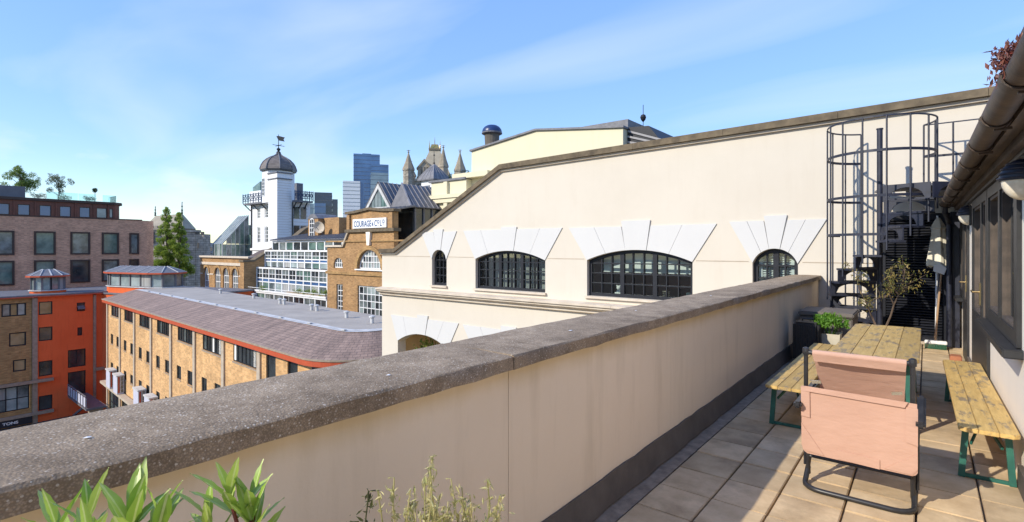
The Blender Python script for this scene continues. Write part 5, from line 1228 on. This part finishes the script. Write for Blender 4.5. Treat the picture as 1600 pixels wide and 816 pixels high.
# slated attic behind the gable: glazed gablet and seamed roofs
at_ = root('zinc_attic', (-34, 28, GZ), 'dark zinc attic with glazed triangular gablet above the brewery gable', 'building')
B(-36.6, -33.5, 26.4, 31, GZ, 4.7).build('wall', 'grey_cladding', at_)
def slope(a, b, c, d, name, mat, par, th=.08): 
    n = (Vector(b)-Vector(a)).cross(Vector(d)-Vector(a)).normalized()*th
    return MB().add([a, b, c, d]+[tuple(Vector(p)-n) for p in (a, b, c, d)], [(0, 1, 2, 3), (7, 6, 5, 4), (0, 4, 5, 1), (1, 5, 6, 2), (2, 6, 7, 3), (3, 7, 4, 0)]).build(name, mat, par)
AP = (-35.03, 6.95); L_, R_ = (-36.95, 4.72), (-33.25, 4.72)
s1 = slope((R_[0], 26, R_[1]), (R_[0], 31.5, R_[1]), (AP[0], 31.5, AP[1]), (AP[0], 26, AP[1]), 'roof_slope', 'zinc', at_)
slope((L_[0], 31.5, L_[1]), (L_[0], 26, L_[1]), (AP[0], 26, AP[1]), (AP[0], 31.5, AP[1]), 'roof_slope', 'zinc', at_)
for i in range(12):
    y_ = 26.1+.46*i; MB().bar((R_[0], y_, R_[1]+.03), (AP[0], y_, AP[1]+.03), .05, .06).build('seam', 'zinc_seam', s1)
MB().plate([(L_[0]+.12, 4.72), (R_[0]-.12, 4.72), (AP[0], AP[1]-.12)], [[(L_[0]+.55, 4.86), (R_[0]-.55, 4.86), (AP[0], AP[1]-.55)]], 26.02, 26.18).build('gablet_frame', 'white_flashing', at_)
for k in range(6):
    a = L_[0]+.55+(R_[0]-L_[0]-1.1)*k/6; b = a+(R_[0]-L_[0]-1.1)/6-.05
    zf = lambda x: 4.86+(AP[1]-.55-4.86)*max(0, 1-abs(x-AP[0])/((R_[0]-L_[0])/2-.55))
    MB().prism([(a, 4.86), (b, 4.86), (b, zf(b)+.001), ((a+b)/2, zf((a+b)/2)), (a, zf(a)+.001)], 26.10, 26.13).build('pane', random.choice(['glass_green', 'glass_dark', 'glass_mid']), at_)
lr = slope((-36.9, 24.5, 4.45), (-30.3, 24.5, 4.45), (-30.3, 26.0, 4.75), (-36.9, 26.0, 4.75), 'lean_to_roof', 'zinc', at_)
for i in range(13): MB().bar((-36.8+.53*i, 24.5, 4.47), (-36.8+.53*i, 26.0, 4.77), .05, .05).build('seam', 'zinc_seam', lr)
# second, lower roof to the right
s2 = slope((-31.0, 26.1, 4.72), (-31.0, 32.5, 4.72), (-33.2, 32.5, 6.75), (-33.2, 27.0, 6.75), 'roof_slope', 'zinc', at_)
slope((-33.5, 26.05, 4.74), (-31.0, 26.05, 4.74), (-33.18, 27.0, 6.74), (-33.24, 27.0, 6.74), 'hip_slope', 'zinc', at_)
for i in range(12): MB().bar((-31.0, 26.5+.5*i, 4.75), (-33.2, 27.0+.48*i, 6.78), .05, .06).build('seam', 'zinc_seam', s2)
MB().bar((-31.02, 26.1, 4.78), (-33.2, 27.0, 6.80), .12, .10).build('hip_roll', 'zinc_seam', at_)
B(-31.9, -31.55, 30.6, 31.5, 5.35, 5.8).build('skylight', 'glass_pale', at_)
B(-33.4, -31.3, 26.6, 32.3, GZ, 2.0).build('lower_wall', 'grey_cladding', at_)
B(-33.4, -31.35, 26.6, 32.3, 2.0, 4.71).build('glazed_wall', 'glass_dark', at_)
for i in range(7): B(-31.348, -31.25, 26.7+.9*i, 26.85+.9*i, 2.0, 4.7).build('mullion', 'grey_cladding', at_)
# roofscape above the terraces
bc = root('stair_turret', (-49.3, 29, GZ), 'brick stair turret with tall white arched window beside the satellite dish', 'turret')
B(-50.3, -48.4, 28.6, 31, GZ, 4.55).build('wall', 'brewery_brick', bc)
window(bc, -49.9, -49.0, 2.6, 4.25, 2, 4, 28.50, 'white_paint', 'glass_dark', arch=4.6, fw=.09, bw=.06, join=True)
MB().prism([(-50.4, 4.552), (-48.3, 4.552), (-48.8, 4.95), (-49.35, 5.05), (-49.9, 4.95)], 28.52, 31).build('roof', 'lead', bc)
B(-48.38, -45.6, 29.2, 31.5, GZ, 4.6).build('side_block', 'brewery_brick', bc); 
dsh = root('satellite_dish', (-47.6, 28.3, 3.0), 'round beige satellite dish above the glazed terrace roof', 'dish')
MB().tube([(-47.6, 28.6, 2.7), (-47.6, 28.5, 3.55)], .05, 8).build('pole', 'grey_cladding', dsh)
m = MB().lathe([(.001, -.12), (.25, -.09), (.45, -.02), (.58, .08), (.60, .08), (.46, -.05), (.25, -.13), (.001, -.16)], (0, 0, 0), 20)
rot = Matrix.Rotation(R(100), 4, 'X'); zrot = Matrix.Rotation(R(30), 4, 'Z'); m.v = [tuple(zrot @ rot @ Vector(p)+Vector((-47.6, 28.25, 3.62))) for p in m.v]; m.build('dish', 'cornice_stone', dsh, smooth=True)
MB().tube([(-47.6, 28.2, 3.3), (-47.35, 27.75, 3.62)], .025, 6).build('feed_arm', 'grey_cladding', dsh)
pn = root('rooftop_cabin', (-42.5, 30.8, GZ), 'low white panelled rooftop cabin above the seamed roof', 'building')
B(-46.3, -37.3, 30.6, 34, GZ, 4.30).build('wall', 'grey_cladding', pn)
for i in range(9):
    a = -46.3+1.0*i; f = MB().plate(rect(a+.02, a+.96, 3.1, 4.28), [rect(a+.12, a+.86, 3.25, 4.15)], 30.5, 30.595).build('panel', 'white_paint', pn)
    B(a+.12, a+.86, 30.54, 30.57, 3.25, 4.15).build('infill', random.choice(['blind_white', 'glass_pale', 'glass_warm', 'blind_white']), f)
B(-46.5, -37.2, 30.3, 34.2, 4.302, 4.5).build('roof', 'concrete', pn)
sk = root('pyramid_skylight', (-43.5, 32.3, 4.5), 'white framed pyramid skylight on the rooftop cabin', 'skylight')
q = [(-45.2, 31.2), (-41.8, 31.2), (-41.8, 33.4), (-45.2, 33.4)]; ap = (-43.5, 32.3, 5.75)
B(-45.2, -41.8, 31.2, 33.4, 4.5, 4.95).build('curb', 'glass_mid', sk)
for k in range(4):
    a, b = q[k], q[(k+1) % 4]; MB().add([(a[0], a[1], 4.952), (b[0], b[1], 4.952), ap], [(0, 1, 2)]).build('pane', 'glass_mid', sk)
    MB().bar((a[0], a[1], 4.97), ap, .14, .14).build('rib', 'white_paint', sk); MB().bar((a[0], a[1], 4.98), (b[0], b[1], 4.98), .14, .16).build('rail', 'white_paint', sk)
    for f in (.25, .5, .75): c_ = (a[0]+(b[0]-a[0])*f, a[1]+(b[1]-a[1])*f, 4.97); MB().bar(c_, ap, .07, .07).build('rib', 'white_paint', sk)

# ================================================================== white weatherboarded tower
wt = root('white_tower', (-71, 37, GZ), 'white weatherboarded tower with lead dome, blue balcony and weathervane', 'tower')
wn_ = [(-75.9, -74.9), (-73.6, -72.6)]
hs_ = [rect(a, b, c, d) for a, b in wn_ for c, d in ((2.3, 4.6), (5.8, 7.5))]
MB().plate(rect(-77.6, -68.4, GZ, 7.8), hs_, 35.2, 35.5).build('wall', 'tower_white', wt)
for p in hs_: window(wt, p[0][0]+.01, p[1][0]-.01, p[0][1]+.01, p[2][1]-.01, 2, 4, 35.25, 'white_paint', 'glass_dark', fw=.1, bw=.07, join=True)
B(-67.95, -67.6, 35.6, 38.4, GZ, 7.8).build('side_wall', 'tower_white', wt); B(-77.6, -77.3, 35.6, 38.4, GZ, 7.8).build('side_wall', 'tower_white', wt); B(-77.6, -67.6, 38.41, 38.7, GZ, 7.8).build('back_wall', 'tower_white', wt)
for z0, z1 in ((2.5, 4.6), (5.6, 7.2)):
    for y_ in (36.3, 37.3): B(-67.598, -67.52, y_, y_+.8, z0, z1).build('side_window', 'glass_dark', wt)
for i in range(24): B(-67.6, -67.575, 35.61, 38.4, -3+.45*i, -2.97+.45*i).build('board_joint', 'concrete_light', wt)
for i in range(16): B(-77.5+.62*i, -77.46+.62*i, 35.17, 35.198, GZ, 7.7).build('batten', 'tower_white', wt)
B(-77.7, -67.5, 35.0, 38.8, 1.2, 1.5).build('plinth', 'white_paint', wt)
# stair bay on the corner
B(-70.05, -67.62, 34.0, 36.0, GZ, 11.6).build('stair_bay', 'tower_white', wt)
B(-70.15, -67.52, 33.9, 36.1, 10.8, 10.95).build('bay_band', 'grey_cladding', wt); B(-70.17, -67.5, 33.88, 36.12, 11.602, 11.75).build('bay_cap', 'grey_cladding', wt)
for i in range(40): B(-67.619, -67.60, 34.02, 35.98, -3+.35*i, -2.975+.35*i).build('board_joint', 'concrete_light', wt)
TC = (-71.0, 35.9); 
def octo(r): return [(TC[0]+r*math.cos(R(22.5+45*k)), TC[1]+r*math.sin(R(22.5+45*k))) for k in range(8)]
MB().prism(octo(2.08), 7.8, 12.2, 'z').build('lantern_wall', 'tower_white', wt)
MB().prism(octo(2.34), 12.2, 12.42, 'z').build('dome_eaves', 'black_metal', wt)
n_ = 16; pf = [(2.36, 12.42), (2.31, 12.7), (2.17, 13.12), (1.92, 13.55), (1.52, 13.95), (1.02, 14.27), (.52, 14.5), (.26, 14.72), (.2, 14.95)]
m = MB()
for r_, z in pf: m.v += [(TC[0]+r_*math.cos(R(22.5+45*k)), TC[1]+r_*math.sin(R(22.5+45*k)), z) for k in range(8)]
for i in range(len(pf)-1):
    for k in range(8): m.f.append((i*8+k, i*8+(k+1) % 8, (i+1)*8+(k+1) % 8, (i+1)*8+k))
m.f.append(tuple(range((len(pf)-1)*8, len(pf)*8))); dm = m.build('dome', 'dome_lead', wt)
for k in range(8): MB().tube([(TC[0]+(r_+.03)*math.cos(R(22.5+45*k)), TC[1]+(r_+.03)*math.sin(R(22.5+45*k)), z) for r_, z in pf], .07, 6).build('rib', 'lead', dm)
vn_ = MB().lathe([(.26, 0), (.30, .14), (.12, .32), (.26, .5), (.26, .62), (.07, .78), (.05, 1.0), (.12, 1.1), (.05, 1.2), (.035, 2.6), (.005, 2.7)], (TC[0], TC[1], 14.85), 10).build('finial', 'black_metal', wt)
for a in (0, 90): MB().bar((TC[0]-.85*cos(R(a)), TC[1]-.85*sin(R(a)), 15.95), (TC[0]+.85*cos(R(a)), TC[1]+.85*sin(R(a)), 15.95), .06, .06).build('vane_arm', 'black_metal', vn_)
m = MB().prism([(0, 16.65), (.85, 16.5), (.7, 16.8), (.88, 17.08), (0, 17.3), (-.3, 17.26)], -.03, .03); m.v = [(TC[0]+p[0]*.78-p[1]*.63, TC[1]+p[0]*.63+p[1]*.78, p[2]) for p in m.v]; m.build('weathervane', 'black_metal', vn_)
window(wt, TC[0]-.75, TC[0]+.05, 8.7, 11.2, 2, 5, TC[1]-1.99, 'white_paint', 'glass_dark', fw=.09, bw=.06, join=True)
# balcony with blue railing
for (x0, x1, y0, y1) in ((-78.4, -70.3, 34.3, 35.6), (-67.59, -66.8, 36.05, 38.7)):
    B(x0, x1, y0, y1, 7.82, 8.05).build('balcony_deck', 'grey_cladding', wt)
    edge = [(x0, y0), (x1, y0)] if y0 < 35 else [(x1, y0), (x1, y1)]
    (ax, ay), (bx2, by2) = edge; n = 10
    for z in (8.35, 9.25): MB().bar((ax, ay, z), (bx2, by2, z), .09, .09).build('balcony_rail', 'blue_iron', wt)
    for k in range(n+1): f = k/n; MB().bar((ax+(bx2-ax)*f, ay+(by2-ay)*f, 8.05), (ax+(bx2-ax)*f, ay+(by2-ay)*f, 9.4), .10 if k % 2 == 0 else .05).build('baluster', 'blue_iron', wt)
    for k in range(n): f, g_ = k/n, (k+1)/n; MB().bar((ax+(bx2-ax)*f, ay+(by2-ay)*f, 8.38), (ax+(bx2-ax)*g_, ay+(by2-ay)*g_, 9.22), .05).build('lattice', 'blue_iron', wt)
    for k in range(n): f, g_ = k/n, (k+1)/n; MB().bar((ax+(bx2-ax)*f, ay+(by2-ay)*f, 9.22), (ax+(bx2-ax)*g_, ay+(by2-ay)*g_, 8.38), .05).build('lattice', 'blue_iron', wt)
    for k in (0, 3, 6): 
        f = (k+.7)/n; MB().bar((ax+(bx2-ax)*f, ay+(by2-ay)*f, 7.8), ((ax+(bx2-ax)*f) if y0 < 35 else -67.55, 35.15 if y0 < 35 else ay+(by2-ay)*f, 7.0), .12, .12).build('bracket', 'black_metal', wt)
for x, y_ in ((-77.5, 35.1), (-70.2, 35.1), (-67.52, 36.1)): MB().tube([(x, y_, GZ), (x, y_, 7.8)], .09, 6).build('drainpipe', 'black_metal', wt)
ch_ = root('tower_annex', (-86, 41, GZ), 'white annex with glazed monopitch roof behind the tower balcony', 'building')
B(-89.0, -85.0, 40.0, 43, GZ, 11.0).build('wall', 'tower_white', ch_); MB().prism([(-88.0, 11.002), (-85.4, 11.002), (-85.4, 12.5), (-88.0, 11.7)], 40.1, 42.5).build('glazed_roof', 'glass_green', ch_)
B(-74.6, -73.6, 40, 41, GZ, 11.3).build('flue_block', 'grey_cladding', ch_)
gn = root('lean_to_conservatory', (-81.5, 33.5, GZ), 'sloping glass conservatory leaning on the white tower', 'conservatory')
B(-83.2, -77.0, 32.0, 39.5, GZ, .30).build('base', 'white_render', gn)
for i in range(4):
    a = -83.2+.825*i; B(a+.05, a+.775, 32.02, 32.05, .35, 2.05).build('pane', random.choice(['glass_green', 'glass_pale', 'glass_green']), gn); B(a-.05, a+.05, 31.98, 32.1, .30, 2.1).build('post', 'white_flashing', gn)
B(-79.95, -79.85, 31.98, 32.1, .3, 2.1).build('post', 'white_flashing', gn)
def zr_(y_): return 2.1+(y_-32)*4.3/3.7
for i in range(6):
    a = 32.05+.62*i; b = a+.56
    for c, d in ((.35, min(2.05, zr_(a)-.1)), (2.15, None)):
        if d is None:
            if zr_(a) < 2.3: continue
            MB().prism([(a, c), (b, c), (b, zr_(b)-.1), (a, zr_(a)-.1)], -79.93, -79.90, 'x').build('pane', random.choice(['glass_green', 'glass_mid', 'glass_green']), gn)
        else: MB().prism([(a, c), (b, c), (b, d), (a, d)], -79.93, -79.90, 'x').build('pane', random.choice(['glass_green', 'glass_mid', 'glass_pale']), gn)
    B(-79.96, -79.86, b+.002, b+.058, .3, zr_(b)).build('post', 'white_flashing', gn)
rf_ = slope((-83.2, 32.0, 2.12), (-79.85, 32.0, 2.12), (-79.85, 35.75, 6.45), (-83.2, 35.75, 6.45), 'roof_glazing', 'glass_pale', gn)
for i in range(6): x = -83.15+.65*i; MB().bar((x, 32.0, 2.16), (x, 35.75, 6.49), .08, .08).build('roof_bar', 'white_flashing', rf_)
B(-83.2, -79.9, 35.8, 39.5, .3, 5.0).build('rear_block', 'glass_green', gn); B(-79.84, -77.65, 35.6, 39.4, .3, 3.5).build('rear_block', 'glass_green', gn)

# ================================================================== cream building behind, chimney, roof clutter
cb = root('cream_yellow_building', (-22, 30, GZ), 'pale yellow rendered building with stepped roofline behind the big wall', 'building')
MB().prism([(-28.25, GZ), (-15.05, GZ), (-15.05, 9.15), (-18.5, 9.55), (-21.9, 9.95), (-28.25, 9.2)], 30.0, 40).build('upper_wall', 'yellow_render', cb)
for a, b in (((-28.35, 9.2), (-21.9, 9.95)), ((-21.9, 9.95), (-18.5, 9.55)), ((-18.5, 9.55), (-14.95, 9.15))):
    MB().prism([(a[0], a[1]+.003), (b[0]-.003, b[1]+.003), (b[0]-.003, b[1]+.14), (a[0], a[1]+.14)], 29.85, 40).build('coping', 'lead', cb)
B(-32.3, -28.26, 29.4, 38, GZ, 6.95).build('lower_wall', 'yellow_render', cb); B(-33.0, -26.5, 29.0, 29.99, 5.55, 5.85).build('cornice', 'yellow_render', cb); B(-29.8, -26.0, 29.35, 29.995, 7.05, 7.45).build('cornice', 'yellow_render', cb)
B(-32.5, -28.27, 29.25, 38.1, 6.952, 7.12).build('coping', 'lead', cb); B(-30.6, -30.2, 29.15, 29.395, GZ, 6.9).build('pilaster', 'yellow_render', cb)
B(-33.0, -26.5, 29.1, 29.39, 5.2, 5.54).build('cornice_bed', 'yellow_render', cb)
B(-19.5, -15.2, 31, 36, 9.2, 9.95).build('roof_house', 'lead', cb)
MB().prism([(-15.04, 6.9), (-12.4, 6.9), (-12.6, 7.9), (-13.6, 9.2), (-15.04, 9.3)], 30.6, 36).build('stair_hood', 'navy_paint', cb)
for i in range(6): MB().bar((-15.0, 30.55, 7.3+.35*i), (-13.0+.1*i, 30.55, 7.1+.2*i), .06, .12).build('louvre', 'zinc_seam', cb)
MB().lathe([(.02, 0), (.02, 1.6), (.14, 1.75), (.19, 1.9), (.14, 2.05), (.02, 2.1), (.02, 2.7)], (-14.0, 30.7, 7.9), 12).build('ball_aerial', 'navy_paint', cb)
cy = root('domed_chimney', (-26.8, 30.8, 8.9), 'dark brick chimney with blue domed cap on the pale yellow building', 'chimney')
MB().lathe([(.52, 0), (.60, 1.55), (.68, 1.6)], (-26.8, 30.8, 9.0), 16).build('shaft', 'stone_dark', cy)
MB().lathe([(.78, 1.6), (.79, 1.72), (.74, 1.9), (.6, 2.08), (.4, 2.2), (.16, 2.24), (.001, 2.25)], (-26.8, 30.8, 9.0), 20).build('cap', 'blue_dome', cy, smooth=True)
MB().lathe([(.76, 1.52), (.82, 1.56), (.82, 1.64), (.7, 1.64)], (-26.8, 30.8, 9.0), 20).build('rim', 'lead', cy)
cu_ = root('white_cupola', (-52.1, 47.9, GZ), 'white cupola with curved lead roof and finial before the bridge tower', 'cupola')
CX, CY, hw = -52.1, 47.9, 1.2
B(CX-hw, CX+hw, CY-hw, CY+hw, GZ, 10.55).build('wall', 'tower_white', cu_)
for dx, dy in ((0, -1), (1, 0)):
    if dy: window(cu_, CX-.45, CX+.5, 8.1, 9.9, 1, 1, CY-hw-.06, 'grey_cladding', 'glass_blue', fw=.12)
    else: B(CX+hw+.002, CX+hw+.05, CY-.5, CY+.5, 8.1, 9.9).build('side_window', 'glass_dark', cu_)
m = MB(); pf = [(1.55, 10.55), (1.58, 10.72), (1.35, 11.2), (1.0, 11.75), (.55, 12.3), (.2, 12.7), (.06, 12.85)]
for r_, z in pf: m.v += [(CX+sx*r_, CY+sy*r_, z) for sx, sy in ((-1, -1), (1, -1), (1, 1), (-1, 1))]
for i in range(len(pf)-1):
    for k in range(4): m.f.append((i*4+k, i*4+(k+1) % 4, (i+1)*4+(k+1) % 4, (i+1)*4+k))
m.f += [(3, 2, 1, 0), tuple(range(24, 28))]; dm = m.build('roof', 'lead', cu_)
for sx, sy in ((-1, -1), (1, -1), (1, 1), (0, -1), (1, 0), (-.5, -1), (.5, -1), (1, -.5), (1, .5)): MB().tube([(CX+sx*r_, CY+sy*r_, z+.02) for r_, z in pf], .05, 5).build('lead_roll', 'zinc_seam', dm)
MB().lathe([(.08, 0), (.16, .25), (.05, .5), (.05, 1.2), (.14, 1.35), (.05, 1.5), (.01, 2.3)], (CX, CY, 12.8), 8).build('finial', 'stone_dark', cu_)
random.seed(8)
tree('roof_shrub', (-46.5, 47.5, 6.0), 4.5, rc(22, .9, .9, 2.2, 5.2, .3, .6), 'dark_leaf', 2200, .11, 'dark evergreen bush between the cupola and the pale yellow building', None, .1, cat='shrub')
rt_ = root('link_roof', (-46, 48, GZ), 'flat roofed link building carrying the dark bush', 'building'); B(-50.5, -40, 45, 52, GZ, 6.0).build('wall', 'stone', rt_)

# ================================================================== bridge tower
tbm = root('bridge_tower', (-126.5, 116.5, GZ), 'gothic stone bridge tower with steep roof and corner spires', 'tower', rz=R(47.3))
k_ = .211
def tz(v): return 1.5+(388-v)*k_-GZ
B(-7.6, 7.6, 0, 15, 0, tz(284)).build('wall', 'stone_block', tbm, local=True)
B(-7.8, 7.8, -.2, 15.2, tz(284), tz(281)).build('cornice', 'stone', tbm, local=True); B(-7.7, 7.7, -.15, 15.1, tz(300), tz(298)).build('string_course', 'stone', tbm, local=True)
for i in range(12): B(-7.2+1.25*i, -6.6+1.25*i, -.1, .4, tz(281), tz(278.5)).build('merlon', 'stone', tbm, local=True)
def frus(x0, x1, y0, y1, z0, X0_, X1_, Y0_, Y1_, z1, name, mat, par=tbm):
    return MB().add([(x0, y0, z0), (x1, y0, z0), (x1, y1, z0), (x0, y1, z0), (X0_, Y0_, z1), (X1_, Y0_, z1), (X1_, Y1_, z1), (X0_, Y1_, z1)], [(0, 3, 2, 1), (4, 5, 6, 7), (0, 1, 5, 4), (1, 2, 6, 5), (2, 3, 7, 6), (3, 0, 4, 7)]).build(name, mat, par, local=True)
frus(-6.2, 6.2, 1, 14, tz(281), -1.55, 1.75, 6, 9.2, tz(229), 'roof', 'stone_roof')
frus(-1.9, 2.1, 5.6, 9.6, tz(229), -2.0, 2.2, 5.5, 9.7, tz(226.5), 'roof_gallery', 'spire'); frus(-1.5, 1.7, 6.2, 9.0, tz(226.5), -1.0, 1.2, 6.8, 8.4, tz(219), 'gilt_crown', 'gold')
for x, y_ in ((-1.7, 5.9), (1.9, 5.9), (1.9, 9.3), (-1.7, 9.3)): MB().lathe([(.22, 0), (.12, 1.2), (.02, 2.6)], (x, y_, tz(226)), 6).build('gilt_finial', 'gold', tbm, local=True)
MB().lathe([(.16, 0), (.1, 1.5), (.02, 3.0)], (.1, 7.6, tz(220)), 6).build('finial', 'spire', tbm, local=True)
# dormer
MB().prism([(-5.6, tz(277)), (-1.2, tz(277)), (-1.2, tz(262)), (-3.3, tz(250)), (-5.4, tz(262))], .4, 5).build('dormer', 'stone', tbm, local=True)
MB().prism([(-5.9, tz(263)), (-3.3, tz(248)), (-.8, tz(263)), (-1.5, tz(263)), (-3.3, tz(252)), (-5.2, tz(263))], .1, 5.2).build('dormer_roof', 'spire', tbm, local=True)
for x in (-4.2, -3.3, -2.4): B(x-.22, x+.22, .3, .395, tz(274), tz(261)).build('dormer_window', 'stone_dark', tbm, local=True)
for x in (-5.5, -3.0, -.5, 2, 4.5): B(x, x+1.0, -.1, -.003, tz(297), tz(288)).build('window', 'stone_dark', tbm, local=True)
for x, y_, top in ((-8.4, -.2, 235), (8.4, -.2, 232), (2.6, -.3, 226), (8.4, 15, 240), (-8.4, 15, 240)):
    if x == 2.6: x = 2.9
    b0 = 268 if x != 2.9 else 262; rr2 = 1.75 if x != 2.9 else 1.5
    tu = MB().lathe([(rr2, 0), (rr2, tz(b0)), (rr2+.25, tz(b0)+.1), (rr2+.25, tz(b0)+.6)], (x, y_, 0), 8).build('corner_turret', 'stone_block' if x != 2.9 else 'stone', tbm, local=True)
    h = tz(top)-tz(b0)-.6
    MB().lathe([(rr2+.25, 0), (rr2*.62, h*.35), (.25, h*.78), (.12, h*.84), (.45, h*.87), (.12, h*.90), (.12, h*.94), (.02, h)], (x, y_, tz(b0)+.6), 8).build('spire', 'spire', tu, local=True)
    for a in (0, 90): MB().bar((x-.6*cos(R(a)), y_-.6*sin(R(a)), tz(b0)+.6+h*.95), (x+.6*cos(R(a)), y_+.6*sin(R(a)), tz(b0)+.6+h*.95), .14, .14).build('cross', 'spire', tu, local=True)

# ================================================================== city skyline far off
def sky_local(u, d): a = (u-800)/805; return (d*(-.6266+.77935*a), d*(.77935+.6266*a), GZ)
def skyscraper(name, label, u, d, parts, rz=54.8):
    t = root(name, sky_local(u, d), label, 'skyscraper', 'city skyscrapers on the skyline', rz=R(rz)); s_ = d/805
    for nm, u0, u1, v0, v1, y0, y1, mat, floors in parts:
        x0, x1, z0, z1 = (u0-u)*s_*.94, (u1-u)*s_*.94, (1.5+(388-v1)*s_-GZ if v1 < 400 else 0), 1.5+(388-v0)*s_-GZ
        o = B(x0, x1, y0, y1, z0, z1).build(nm, mat, t, local=True)
        for k in range(floors):
            z = z0+(z1-z0)*(k+.5)/floors; B(x0-.2, x1+.2, y0-.25, y1+.2, z-.22, z+.22).build('floor_band', 'grey_cladding' if mat != 'tower_white' else 'glass_mid', o, local=True)
farglass('sky_glass_a', (.045, .10, .22), (.10, .20, .38), .12, .02); farglass('sky_glass_b', (.012, .02, .05), (.03, .05, .10), .12, .02); farglass('sky_glass_c', (.16, .22, .26), (.26, .34, .38), .15, .03)
skyscraper('glass_skyscraper', 'tallest stepped blue glass skyscraper on the skyline', 575, 950, [('shaft', 552, 594, 241, 420, 0, 45, 'sky_glass_a', 26), ('step', 580, 608, 257, 420, -6, 30, 'sky_glass_a', 22), ('crown', 566, 580, 239.5, 241.2, 5, 25, 'sky_glass_b', 0)])
skyscraper('glass_skyscraper', 'pale grey-green glass tower beside the tallest skyscraper', 590, 880, [('shaft', 579, 607, 270, 420, 0, 35, 'sky_glass_c', 18)])
skyscraper('banded_skyscraper', 'white banded office tower left of the tallest skyscraper', 551, 800, [('shaft', 535.5, 563, 283, 420, 0, 40, 'tower_white', 20), ('side', 563.2, 569, 282, 420, 1, 40, 'sky_glass_a', 0)])
skyscraper('dark_skyscraper', 'dark blue glass block near the white tower', 508, 820, [('shaft', 491, 519, 300, 420, 10, 45, 'sky_glass_b', 12), ('front', 491, 509, 318, 420, 0, 9.5, 'sky_glass_a', 8), ('side', 519.2, 528, 310, 420, 12, 40, 'sky_glass_b', 10)], 58)
skyscraper('low_glass_block', 'small light blue glass block beside the dark skyscraper', 486, 700, [('shaft', 482, 490.5, 318, 420, 0, 20, 'sky_glass_c', 6)], 60)
# low city and hills at the horizon
random.seed(44)
for i in range(5):
    u = 318+5*i; d = 280+70*i; p = sky_local(u, d)
    h = random.uniform(7, 14)+d*.008; w = random.uniform(12, 32)
    t = root('city_block', p, ('nearest', 'second nearest', 'middle', 'second farthest', 'farthest')[i]+' low city block in the gap between gatehouse and conservatory', 'building', 'distant city blocks', rz=random.uniform(0, 1.5))
    B(-w/2, w/2, -w/2, w/2, 0, h).build('wall', random.choice(['city_low', 'stone', 'stone_dark', 'brown_brick']), t, local=True); B(-w/2-.3, w/2+.3, -w/2-.3, w/2+.3, h+.01, h+.6).build('roof', 'lead', t, local=True)
m = MB(); n = 80
for i in range(n+1):
    a = R(-20+150*i/n); r1, r2 = 2300, 2700; h = 42+16*math.sin(i*.5)+10*math.sin(i*1.3+1)
    m.v += [(-r1*math.sin(a), r1*math.cos(a), GZ), (-r2*math.sin(a), r2*math.cos(a), h), (-(r2+500)*math.sin(a), (r2+500)*math.cos(a), GZ)]
for i in range(n): k = i*3; m.f += [(k, k+1, k+4, k+3), (k+1, k+2, k+5, k+4)]
hl_ = m.build('hills', 'hill', smooth=True); hl_['kind'] = 'structure'
